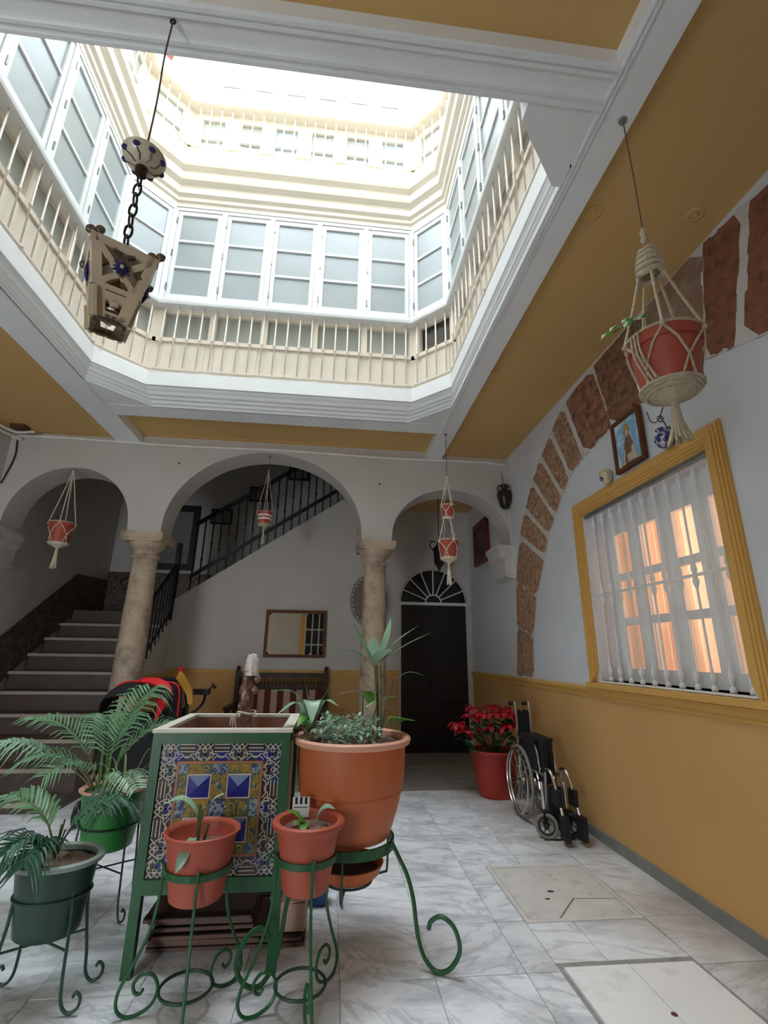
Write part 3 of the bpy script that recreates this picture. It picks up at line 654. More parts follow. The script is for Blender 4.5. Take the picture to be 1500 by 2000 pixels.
# ================================================================== DOOR
g = G()
for x0, x1 in ((DX0, DX0+.03), (DX1-.03, DX1)): g.box(x0, x1, YD+.0, YD+.06, 0, DZ)
d1 = struct(g, 'door_1', m_white, 'black brown panelled door under a white fanlight')
lf = G().box(DX0+.03, DX1-.03, YD+.03, YD+.09, 0, DZ-.04).build('door_leaf', m_door, d1)
for i in range(2):
    a = DX0+.08+i*.52
    for z0, z1 in ((.15, .75), (.85, 1.45), (1.55, 2.08)):
        g = G(); g.box(a, a+.44, YD+.018, YD+.031, z0, z1); g.build('door_panel', m_door, lf)
for i in range(4):
    for j in range(6):
        G().ball((DX0+.14+.27*i, YD+.012, .2+.36*j), .014, n=5).build('stud', m_black, lf)
G().tube([(DX1-.62, YD+.01, 1.05), (DX1-.62, YD-.03, 1.03), (DX1-.62, YD-.03, .93), (DX1-.62, YD+.01, .91)], .01).build('handle', m_black, lf)
G().box(DX0, DX1, YD-.005, YD+.06, DZ-.04, DZ+.005).build('transom', m_frame, d1)
fl = G().prism([(x, YD+.10, z) for x, z in arc(DCX, DZ, DR, DR, 0, pi, 20)], (0, .01, 0)).build('fanlight_pane', m_darkglass, d1)
for i in range(1, 8):
    a = pi*i/8; c, s = cos(a), sin(a)
    G().tube([(DCX+.13*c, YD+.03, DZ+.13*s), (DCX+(DR-.01)*c, YD+.03, DZ+(DR-.01)*s)], .011, 4).build('fanlight_bar', m_frame, d1)
G().tube([(DCX+.13*cos(pi*i/12), YD+.03, DZ+.13*sin(pi*i/12)) for i in range(13)], .012, 4).build('fanlight_hub', m_frame, d1)
G().tube([(DCX+(DR-.012)*cos(pi*i/24), YD+.02, DZ+(DR-.012)*sin(pi*i/24)) for i in range(25)], .018, 4).build('fanlight_rim', m_white, d1)

# ================================================================== WALL WINDOW on the ochre side
ww = thing('window_40', (XR, 3.2, 1.2), 'barred white window with yellow surround and peach curtains in the cool white wall', kind='structure')
OY0, OY1, OZ0, OZ1 = 2.285, 4.055, 1.163, 2.755
def ring(y0, y1, z0, z1, fw, x0, x1):
    return [((y0, z0), (y1, z0), (y1-fw, z0+fw), (y0+fw, z0+fw)), ((y1, z0), (y1, z1), (y1-fw, z1-fw), (y1-fw, z0+fw)), ((y1, z1), (y0, z1), (y0+fw, z1-fw), (y1-fw, z1-fw)), ((y0, z1), (y0, z0), (y0+fw, z0+fw), (y0+fw, z1-fw))]
for s in range(4):
    g = G()
    for fw0, fw1, x in ((.0, .135, .018), (.012, .118, .03), (.03, .10, .038), (.05, .08, .045)):
        q = ring(OY0+fw0, OY1-fw0, OZ0+fw0*.4, OZ1-fw0, fw1-fw0, 0, 0)[s]
        if s == 0: continue
        g.prism([(XR-x, y, max(z, HZ0-.05)) for y, z in q], (x, 0, 0))
    if s: g.build('surround', m_ytrim, ww)
G().box(XR-.06, XR+.0, OY0, OY1, OZ0-.005, OZ0+.035).build('sill', m_ytrim, ww)
G().box(XR-.015, XR+.30, HY0-.02, HY1+.02, HZ0-.012, HZ0).build('inner_sill', m_beam, ww)
G().box(XR-.004, XR+.03, HY0, HY1, HZ1-.03, HZ1-.012).build('curtain_track', m_steel, ww)
WX = XR+.20                                        # sash plane
nc = 4; cy = (HY1-HY0)/nc
for i in range(nc):
    y0, y1 = HY0+i*cy, HY0+(i+1)*cy
    g = G(); st = .075
    g.box(WX, WX+.05, y0, y0+st, HZ0, HZ1); g.box(WX, WX+.05, y1-st, y1, HZ0, HZ1); g.box(WX, WX+.05, y0+st, y1-st, HZ0, HZ0+.10); g.box(WX, WX+.05, y0+st, y1-st, HZ1-.20, HZ1)
    hh = (HZ1-.20-HZ0-.10)/3
    for m in (1, 2): g.box(WX+.004, WX+.045, y0+st, y1-st, HZ0+.10+hh*m-.03, HZ0+.10+hh*m+.03)
    sa = g.build('sash', m_beam, ww)
for i in range(11):                                # turned bars
    y = HY0+.06+(HY1-HY0-.12)*i/10; x = XR+.045; H = HZ1-HZ0
    prof = [(.022, 0), (.024, .02), (.014, .035), (.022, .06), (.026, .085), (.014, .11), (.011, .13), (.011, H*.43), (.018, H*.445), (.026, H*.465), (.014, H*.49), (.024, H*.515), (.018, H*.54), (.011, H*.56), (.011, H-.13), (.014, H-.11), (.024, H-.085), (.014, H-.05), (.02, H-.02), (.02, H)]
    G().lathe([(a*.62 if a < .015 else a*.82, b) for a, b in prof], (x, y, HZ0), 8).build('bar', m_iron_w if False else m_frame, ww, smooth=True)
G().box(XR+.03, XR+.06, HY0, HY1, HZ0+.49*(HZ1-HZ0)-.008, HZ0+.49*(HZ1-HZ0)+.008).build('cross_bar', m_frame, ww)
g = G(); vs = []; n = 120                          # pleated curtain
for i in range(n+1):
    y = HY0-.05+(HY1-HY0+.1)*i/n; d = .018*sin(i*1.1)+.01*sin(i*.37)
    vs += [(WX+.11+d, y, HZ0-.05), (WX+.11+d, y, HZ1+.05)]
g.add(vs, [(2*i, 2*i+2, 2*i+3, 2*i+1) for i in range(n)]); g.build('curtain', m_curtain, ww, smooth=True)
G().box(WX+.055, WX+.06, HY0, HY1, HZ0, HZ1)
gr = G(); gr.box(XR+1.5, XR+1.6, 1.6, 4.7, .5, 3.4); gr.box(XR+.34, XR+1.6, 1.5, 1.6, .5, 3.4); gr.box(XR+.34, XR+1.6, 4.7, 4.8, .5, 3.4); gr.box(XR+.34, XR+1.6, 1.5, 4.8, 3.4, 3.5); gr.box(XR+.34, XR+1.6, 1.5, 4.8, .4, .5)
struct(gr, 'wall_lit_room', m_cream, 'lit room behind the curtained window')
l = bpy.data.lights.new('room_lamp', 'AREA'); l.shape = 'RECTANGLE'; l.size = 1.2; l.size_y = .9; l.energy = 30; l.color = (1, .88, .76)
o = bpy.data.objects.new('room_lamp', l); COL.objects.link(o); o.location = (XR+1.3, 2.9, 2.1); o.rotation_euler = (0, pi/2, 0)

# things on the wall above and beside that window
def virgin():
    y0, y1, z0, z1 = 2.915, 3.27, 2.775, 3.195
    p = thing('icon_picture', (XR, (y0+y1)/2, z0), 'brown framed religious print with robed figure above the barred window', 'picture')
    fw = .028
    for a, b, c, d in ((y0, y1, z0, z0+fw), (y0, y1, z1-fw, z1), (y0, y0+fw, z0+fw, z1-fw), (y1-fw, y1, z0+fw, z1-fw)): G().box(XR-.05, XR-.018, a, b, c, d).build('frame_side', m_wood, p)
    G().box(XR-.032, XR-.01, y0+fw, y1-fw, z0+fw, z1-fw).build('print', m_sky, p)
    ym = (y0+y1)/2
    def flat(pts, x, m, n): G().prism([(XR-x, ym-a, z0+b) for a, b in pts], (.002, 0, 0)).build(n, m, p)
    flat([(-.115, .03), (.105, .03), (.055, .17), (.02, .27), (-.02, .27), (-.06, .17)], .034, m_robe, 'printed_robe')
    flat([(.03, .05), (.10, .04), (.06, .17), (.03, .15)], .036, m_robe2, 'printed_lace')
    flat([(-.10, .04), (-.06, .04), (-.045, .16), (-.06, .16)], .036, m_robe2, 'printed_lace')
    flat([(-.025, .05), (.025, .05), (.03, .11), (-.03, .11)], .036, m_robe2, 'printed_lace')
    flat([(.018*cos(i*pi/6), .275+.025*sin(i*pi/6)) for i in range(12)], .037, m_cer, 'printed_face')
    g = G(); g.tube([(XR-.037, ym-.036*cos(i*pi/8), z0+.30+.036*sin(i*pi/8)) for i in range(16)], .004, 4, True); g.build('printed_halo', m_gold, p)
    flat([(-.022, .30), (.022, .30), (.03, .345), (.012, .33), (0, .365), (-.012, .33), (-.03, .345)], .0375, m_gold, 'printed_crown')
virgin()
cp = thing('wall_cup_planter', (XR, 3.40, 2.74), 'small cream ceramic wall pot with scalloped rim beside the religious print', 'planter')
g = G(); g.lathe([(.022, 0), (.035, .02), (.045, .06), (.05, .10), (.046, .10), (.04, .06), (.02, .02)], (XR-.05, 3.40, 2.745), 16); g.build('cup', m_cer, cp, smooth=True)
for i in range(9):
    a = pi*(.5+i/8); G().ball((XR-.05+.048*cos(a), 3.40+.048*sin(a), 2.848), .011, n=5).build('scallop', m_cer, cp)
for dy, dz in ((-.012, 2.79), (.014, 2.80), (0, 2.775)): G().ball((XR-.096, 3.40+dy, dz), .010, .4, n=5).build('painted_flower', m_cer_b, cp)
hj = thing('hanging_jar', (XR-.07, 2.66, 2.74), 'small blue and white ceramic jar on a wire beside the religious print', 'jar')
c = (XR-.075, 2.66, 2.735)
G().lathe([(.025, 0), (.05, .02), (.062, .05), (.058, .08), (.04, .10), (.035, .115), (.05, .13), (.046, .132), (.03, .115)], c, 18).build('jar_body', M('blue_painted_jar', (196, 198, 204), .3, var=.1, scale=30, col2=(52, 54, 112), c2lo=.46, c2hi=.5, c2scale=26), hj, smooth=True)
for i in range(9):
    a = i*2*pi/9; G().ball((c[0]+.053*cos(a), c[1]+.053*sin(a), c[2]+.05+.02*(i % 2)), .015, .8, .8, n=5).build('painted_spot', m_cer_b, hj)
G().tube(curve([(c[0], c[1]-.04, 2.86), (c[0], c[1]-.01, 2.93), (c[0]+.01, c[1]+.02, 2.97), (c[0]+.03, c[1]+.01, 3.03), (XR-.005, c[1]+.03, 3.10)], 6), .004, 5).build('wire_hook', m_black, hj)
G().tube(curve([(c[0]+.01, c[1]+.02, 2.97), (XR-.02, c[1]+.12, 2.985), (XR-.01, c[1]+.19, 3.03), (XR-.003, c[1]+.22, 3.12)], 6), .003, 5).build('wire', m_black, hj)
G().tube([(c[0]+.01+.022*cos(t), c[1]+.02, 2.955+.022*sin(t)) for t in [i*pi/5 for i in range(9)]], .004, 5).build('wire_curl', m_black, hj)

# vestibule: picture, amphora, lantern, plate
p = thing('vestibule_painting', (XR-.03, 6.82, 2.74), 'red brown framed painting on the side wall before the dark door', 'painting')
y0, y1, z0, z1, fw = 6.50, 7.14, 2.72, 3.36, .07
for a, b, c_, d in ((y0, y1, z0, z0+fw), (y0, y1, z1-fw, z1), (y0, y0+fw, z0+fw, z1-fw), (y1-fw, y1, z0+fw, z1-fw)): G().box(XR-.06, XR, a, b, c_, d).build('frame_side', M('mahogany_frame', (104, 40, 30), .4, var=.2) if a == y0 and c_ == z0 else bpy.data.materials['mahogany_frame'], p)
G().box(XR-.035, XR-.005, y0+fw, y1-fw, z0+fw, z1-fw).build('print', m_dkprint, p)
am = thing('amphora', (2.135, 5.575, 3.19), 'dark glazed two handled jar hung in the corner above the corbel', 'jar')
c = (2.135, 5.585, 3.2)
G().lathe([(.03, 0), (.05, .012), (.065, .05), (.088, .12), (.098, .18), (.088, .225), (.05, .25), (.035, .265), (.034, .30), (.045, .325), (.04, .325), (.028, .30)], c, 20).build('jar_body', m_jar, am, smooth=True)
for s in (-1, 1): G().tube(curve([(c[0]+s*.034, c[1], 3.50), (c[0]+s*.075, c[1], 3.505), (c[0]+s*.09, c[1], 3.47), (c[0]+s*.075, c[1], 3.42)], 5), .009, 6).build('handle', m_jar, am)
G().tube([(c[0], c[1], 3.53), (c[0], YB-.01, 3.72)], .004, 5).build('hanging_cord', m_cord, am)
ln = thing('wall_lantern', (1.565, 6.9, 2.65), 'black iron lantern hanging before the fanlight of the dark door', 'lantern')
g = G(); x, y = 1.565, 6.95
g.lathe([(.03, 2.66), (.075, 2.72), (.085, 2.92)], (x, y, 0), 6); g.build('cage', m_black, ln)
G().lathe([(.10, 2.92), (.09, 2.95), (.03, 3.02), (.015, 3.07)], (x, y, 0), 6).build('cap', m_black, ln)
G().lathe([(.001, 2.60), (.02, 2.63), (.03, 2.66)], (x, y, 0), 6).build('finial', m_black, ln)
G().tube([(x, y, 3.06), (x, y, 3.74)], .006, 5).build('chain_rod', m_black, ln)
G().tube(curve([(x-.09, y, 2.93), (x-.14, y-.02, 2.98), (x-.12, y, 3.06), (x-.05, y, 3.05)], 5), .010, 5).build('scroll', m_black, ln)
G().tube(curve([(x+.09, y, 2.83), (x+.13, y-.02, 2.76), (x+.08, y-.02, 2.70)], 5), .008, 5).build('ribbon', m_gold, ln)
pl = thing('lace_plate', (.535, YM-.03, 1.8), 'oval grey wicker tray with lace edge on the wall behind the second column', 'tray')
c = (.535, YM-.03, 2.185)
G().lathe([(.001, 0), (.19, .004), (.215, .012), (.225, .02)], c, 36, 1, 1.42, (0, -1, 0)).build('tray_centre', m_wicker, pl, smooth=True)
for i in range(30):
    a = 2*pi*i/30; q = (c[0]+.25*cos(a), c[1]-.015, c[2]+.355*sin(a)); g = G()
    g.tube([(q[0]+.03*cos(t), q[1], q[2]+.034*sin(t)) for t in [k*pi/4 for k in range(8)]], .006, 4, True); g.build('lace_loop', m_wicker, pl)

# ================================================================== MIRROR and BENCH
mi = thing('wall_mirror', (-.54, YM, 1.33), 'walnut framed rectangular mirror on the white stair wall', 'mirror')
x0, x1, z0, z1, fw = -.985, -.09, 1.33, 2.01, .045
for a, b, c_, d in ((x0, x1, z0, z0+fw), (x0, x1, z1-fw, z1), (x0, x0+fw, z0+fw, z1-fw), (x1-fw, x1, z0+fw, z1-fw)): G().box(a, b, YM-.045, YM, c_, d).build('frame_side', m_wood, mi)
G().box(x0+fw, x1-fw, YM-.022, YM-.01, z0+fw, z1-fw).build('mirror_glass', m_mirror, mi)
for a, b, c_, d in ((x0+fw, x1-fw, z0+fw, z0+fw+.025), (x0+fw, x1-fw, z1-fw-.025, z1-fw), (x0+fw, x0+fw+.025, z0+fw, z1-fw), (x1-fw-.025, x1-fw, z0+fw, z1-fw)): G().box(a, b, YM-.025, YM-.02, c_, d).build('bevel_strip', m_mirror, mi)
be = thing('settle_bench', (-.62, 7.0, 0), 'dark wooden settle with striped cushions under the mirror', 'bench')
bx0, bx1, by = -1.30, -.06, 7.28
G().box(bx0, bx1, by-.04, by, 1.07, 1.12).build('top_rail', m_wood_d, be); G().box(bx0, bx1, by-.04, by, .90, .94).build('back_rail', m_wood_d, be); G().box(bx0, bx1, by-.04, by, .46, .52).build('back_rail', m_wood_d, be)
n = 22
for i in range(n): G().lathe([(.011, 0), (.017, .05), (.009, .08), (.011, .13)], (bx0+.06+(bx1-bx0-.12)*i/(n-1), by-.02, .94), 6).build('spindle', m_wood_d, be)
for x in (bx0, bx1):
    G().box(x-.03, x+.03, by-.05, by+.01, 0, 1.16).build('leg', m_wood_d, be); G().box(x-.03, x+.03, by-.58, by-.52, 0, .68).build('leg', m_wood_d, be)
    G().box(x-.04, x+.04, by-.62, by-.02, .68, .72).build('armrest', m_wood_d, be)
    G().ball((x, by-.02, 1.18), .03, n=6).build('finial', m_wood_d, be)
G().box(bx0, bx1, by-.58, by-.04, .40, .45).build('seat', m_wood_d, be)
ns = 13
cu = thing('bench_cushion', (-.68, 7.15, .52), 'wine and cream striped back cushion on the settle', 'cushion')
for i in range(ns):
    a = bx0+.05+(bx1-bx0-.1)*i/ns; b = bx0+.05+(bx1-bx0-.1)*(i+1)/ns
    G().box(a, b, by-.12, by-.045, .50, .90).build('stripe', m_sofa_r if i % 2 == 0 else m_sofa_c, cu)
cu = thing('bench_cushion', (-.68, 6.95, .45), 'wine and cream striped seat cushion on the settle', 'cushion')
for i in range(ns):
    a = bx0+.05+(bx1-bx0-.1)*i/ns; b = bx0+.05+(bx1-bx0-.1)*(i+1)/ns
    G().box(a, b, by-.56, by-.13, .452, .50).build('stripe', m_sofa_r if i % 2 == 0 else m_sofa_c, cu)

# conduit along the arcade, cables and a block standing for the rust smudge in the corner
pts = [(XL+.02, YB-.02, 3.84)]+[(x, YB-.02, 3.862-.010*sin(x*2.3)-.02*(x+4)/6) for x in [(-3.8+.3*i) for i in range(20)]]+[(XR-.02, YB-.02, 3.82), (XR-.03, YB-.02, 3.80)]
tag(G().tube(pts, .019, 6).build('cable_conduit', m_wire), 'white cable conduit running along the top of the arcade', 'cable')
tag(G().tube(curve([(XR-.012, YB-.012, 3.79), (XR-.010, YB-.012, 3.5), (XR-.009, YB-.012, 3.1), (XR-.009, YB-.012, 2.76)], 6), .006, 5).build('thin_cable', m_wire), 'thin white cable dropping beside the dark hung jar', 'cable')
rsm = thing('rust_smudge', (-3.8, 5.4, 3.8), 'rust smudge modelled as a brown block on the ceiling corner by the stairs', 'box')
G().box(-3.84, -3.68, 5.42, 5.54, 3.875, 3.92).build('smudge_block', m_rust, rsm); G().tube(curve([(XL+.03, 4.9, 3.86), (XL+.06, 5.2, 3.85), (-3.8, 5.45, 3.83), (-3.6, 5.5, 3.86)], 6), .014, 6).build('cable', m_wire, rsm); G().tube(curve([(XL+.02, 5.0, 3.82), (XL+.05, 5.4, 3.81), (-3.8, 5.6, 3.80)], 6), .012, 6).build('cable', m_wire, rsm)
tag(G().tube(curve([(-3.87, YB-.02, 3.8), (-3.85, YB-.02, 3.6), (-3.9, YB-.02, 3.35), (-3.93, YB-.02, 3.25)], 6), .008, 5).build('loose_cable', m_black), 'dark loose cable hanging in the ceiling corner by the stairs', 'cable')
for x, z, lab in ((-1.97, 3.62, 'small black hole plug in the white arcade wall beside the stair arch'), (.52, 3.28+.2, 'small black hole plug in the white arcade wall above the second column')):
    tag(G().lathe([(.012, 0), (.012, .004), (.004, .006)], (x, YB, z), 10, ax=(0, -1, 0)).build('wall_plug', m_black), lab, 'plug')
mg = bpy.data.materials.new('clear_glass'); mg.use_nodes = True; N = mg.node_tree.nodes; L = mg.node_tree.links; N.remove(N['Principled BSDF'])
a_ = N.new('ShaderNodeBsdfTransparent'); b_ = N.new('ShaderNodeBsdfGlossy'); b_.inputs['Roughness'].default_value = .05; c_ = N.new('ShaderNodeMixShader'); lw_ = N.new('ShaderNodeLayerWeight'); pw_ = N.new('ShaderNodeMath'); pw_.operation = 'POWER'; pw_.inputs[1].default_value = 4; L.new(lw_.outputs['Facing'], pw_.inputs[0]); fr = N.new('ShaderNodeMath'); fr.operation = 'MULTIPLY_ADD'; fr.inputs[1].default_value = .6; fr.inputs[2].default_value = .05; L.new(pw_.outputs[0], fr.inputs[0])
L.new(fr.outputs[0], c_.inputs[0]); L.new(a_.outputs[0], c_.inputs[1]); L.new(b_.outputs[0], c_.inputs[2]); L.new(c_.outputs[0], N['Material Output'].inputs[0])
for i in range(4):
    for m in range(3):
        z0 = HZ0+.10+hh*m+(.03 if m else 0); z1 = HZ0+.10+hh*(m+1)-(.03 if m < 2 else 0)
        G().box(WX+.02, WX+.025, HY0+i*cy+.075, HY0+(i+1)*cy-.075, z0, z1).build('pane', mg, ww)
_c = None

# ================================================================== CERAMIC LANTERN on its chain
LX, LY = -.755, 1.365
lamp = thing('ceramic_lantern', (LX, LY, 2.40), 'square pierced ceramic lantern with blue flowers hanging on a chain in the light well', 'lantern')
TH_ = radians(31)
def R2(x, y, z): return (LX+x*cos(TH_)-y*sin(TH_), LY+x*sin(TH_)+y*cos(TH_), z)
zA, zB, zC = 2.635, 2.475, 2.384                   # top, belt, bottom
hw = lambda z: .098-(zA-z)*(.098-.066)/(zA-zB) if z >= zB else .066-(zB-z)*(.066-.049)/(zB-zC)     # half width of the tapering body
def face_bar(g, q, s0, t0, s1, t1, wd, th=.012):   # bar on a face from (s,z) to (s,z)
    d = Vector((s1-s0, t1-t0)); n = Vector((-d.y, d.x)).normalized()*wd/2
    P = []
    for s, t in ((s0+n.x, t0+n.y), (s0-n.x, t0-n.y), (s1-n.x, t1-n.y), (s1+n.x, t1+n.y)):
        P.append((s, t))
    def F(s, t, e):
        h = hw(t)-e; x, y = [(s, -h), (h, s), (-s, h), (-h, -s)][q]; return R2(x, y, t)
    a = [F(s, t, 0) for s, t in P]; b = [F(s, t, th) for s, t in P]
    g.add(a+b, [(0, 1, 2, 3), (7, 6, 5, 4), (0, 4, 5, 1), (1, 5, 6, 2), (2, 6, 7, 3), (3, 7, 4, 0)])
for q in range(4):
    g = G(); T_, B_ = zA-.014, zB+.014; ht, hb = hw(zA), hw(zB)
    face_bar(g, q, -ht, zA-.012, ht, zA-.012, .027); face_bar(g, q, -hb, zB+.008, hb, zB+.008, .019)
    face_bar(g, q, -ht+.014, zA, -hb+.014, zB, .027); face_bar(g, q, ht-.014, zA, hb-.014, zB, .027)
    face_bar(g, q, -ht+.02, zA-.02, hb-.02, zB+.02, .019); face_bar(g, q, ht-.02, zA-.02, -hb+.02, zB+.02, .019)
    pn = g.build('pierced_panel', m_cer, lamp)
    g = G(); zm = (zA+zB)/2+.0
    for s in (-1, 1):                              # small leaf shapes in the openings
        face_bar(g, q, s*.04, zm+.009, s*.058, zm-.009, .012); face_bar(g, q, s*.01, zm+.046, s*.03, zm+.056, .010); face_bar(g, q, s*.008, zm-.042, s*.026, zm-.056, .010)
    g.build('pierced_leaf', m_cer_e, pn, kind='stuff')
    g = G()
    for i in range(12):
        a = 2*pi*i/12; rr = .033 if i % 2 else .026
        h = hw(zm)+.006
        def F(s, t, e, q=q):
            h = hw(t)+e; x, y = [(s, -h), (h, s), (-s, h), (-h, -s)][q]; return R2(x, y, t)
        g.add([F(0, zm, .014), F(.011*cos(a-.3), zm+.011*sin(a-.3), .010), F(rr*cos(a), zm+rr*sin(a), .004), F(.011*cos(a+.3), zm+.011*sin(a+.3), .010), F(.01*cos(a), zm+.01*sin(a), -.008)], [(0, 1, 2, 3), (4, 2, 1), (4, 3, 2)])
    g.build('blue_flower', m_cer_b, pn); G().ball(F(0, zm, .012), .0065, n=6).build('flower_eye', m_twhite, pn)
    g = G(); hC = hw(zC)                           # lower band with scalloped opening
    face_bar(g, q, -hw(zB), zB-.015, hw(zB), zB-.015, .030); face_bar(g, q, -hC, zC+.014, hC, zC+.014, .018)
    for s in (-1, 1): face_bar(g, q, s*(hw(zB)-.014), zB, s*(hC-.012), zC, .044); face_bar(g, q, s*.034, zB-.026, s*.045, zB-.03, .018)
    face_bar(g, q, -.004, zB-.026, .004, zB-.044, .022)
    g.build('scalloped_band', m_cer, lamp)
    g = G()
    for i in range(5): face_bar(g, q, -hC+.018+i*(hC*2-.036)/4-.012, zC+.004, -hC+.018+i*(hC*2-.036)/4+.012, zC+.004, .016+.006*(i % 2))
    g.build('bottom_scallop', m_cer_e, lamp)
    g = G(); face_bar(g, q, -hw(zB)-.004, zB-.001, hw(zB)+.004, zB-.001, .006, .004); g.build('belt_line', m_cer_e, lamp)
    cx = [(-1, -1), (1, -1), (1, 1), (-1, 1)][q]; g = G(); p = R2(cx[0]*(ht-.01), cx[1]*(ht-.01), zA)
    for dx in (-.014, .014): g.ball((p[0]+dx, p[1], p[2]+.016), .016, 1, .7, 1, n=6)
    g.ball((p[0], p[1], p[2]+.008), .017, 1, .7, .8, n=6); g.build('crown_knob', m_cer_e, lamp, smooth=True)
g = G(); g.add([R2(a*hw(zA), b*hw(zA), zA-.004) for a, b in ((-1, -1), (1, -1), (1, 1), (-1, 1))]+[R2(a*.02, b*.02, zA+.035) for a, b in ((-1, -1), (1, -1), (1, 1), (-1, 1))], [(0, 1, 5, 4), (1, 2, 6, 5), (2, 3, 7, 6), (3, 0, 4, 7), (4, 5, 6, 7), (3, 2, 1, 0)]); g.build('lid', m_cer, lamp)
G().ball((LX, LY, 2.54), .026, 1, 1, 1.3, n=8).build('bulb', m_bulb, lamp, smooth=True)
g = G(); g.tube([(LX+.02*cos(i*pi/6), LY, zA+.05+.02*sin(i*pi/6)) for i in range(12)], .006, 6, True); g.build('ring', m_black, lamp)
z = zA+.072; nl = 7; pit = (3.035-z)/nl
for i in range(nl):
    g = G(); zc = z+pit*(i+.5); P = []
    for k in range(14):
        a = 2*pi*k/14; x = .0125*cos(a); zz = zc+(pit*.5)*sin(a)*1.2
        P.append((LX+(x if i % 2 else 0), LY+(0 if i % 2 else x), zz))
    g.tube(P, .0042, 5, True); g.build('chain_link', m_black, lamp)
G().lathe([(.001, 3.03), (.02, 3.035), (.022, 3.06), (.012, 3.07)], (LX, LY, 0), 12).build('chain_hook', m_wood_d, lamp, smooth=True)
cn = G().lathe([(.014, 3.072), (.04, 3.078), (.062, 3.094), (.074, 3.118), (.070, 3.121), (.05, 3.102), (.01, 3.092)], (LX, LY, 0), 24).build('canopy', m_twhite, lamp, smooth=True)
for i in range(8):
    a = 2*pi*i/8; x, y = LX+.064*cos(a), LY+.064*sin(a); G().ball((x, y, 3.100), .013, 1, 1, .6, n=5).build('painted_petal', m_cer_b, cn)
    G().tube([(LX+.026*cos(a), LY+.026*sin(a), 3.074), (LX+.045*cos(a+.15), LY+.045*sin(a+.15), 3.079), (LX+.06*cos(a), LY+.06*sin(a), 3.091)], .0025, 4).build('painted_line', m_cer_e, cn)
G().tube(curve([(LX, LY, 3.10), (LX+.002, LY, 3.4), (LX-.003, LY-.004, 3.65), (LX+.002, LY-.008, ZB-.02)], 5), .0035, 5).build('wire', m_cord, lamp)
G().tube([(LX+.002+.010*cos(t), LY-.008, ZB-.012+.012*sin(t)) for t in [i*pi/4 for i in range(8)]], .004, 5, True).build('ceiling_hook', m_black, lamp)

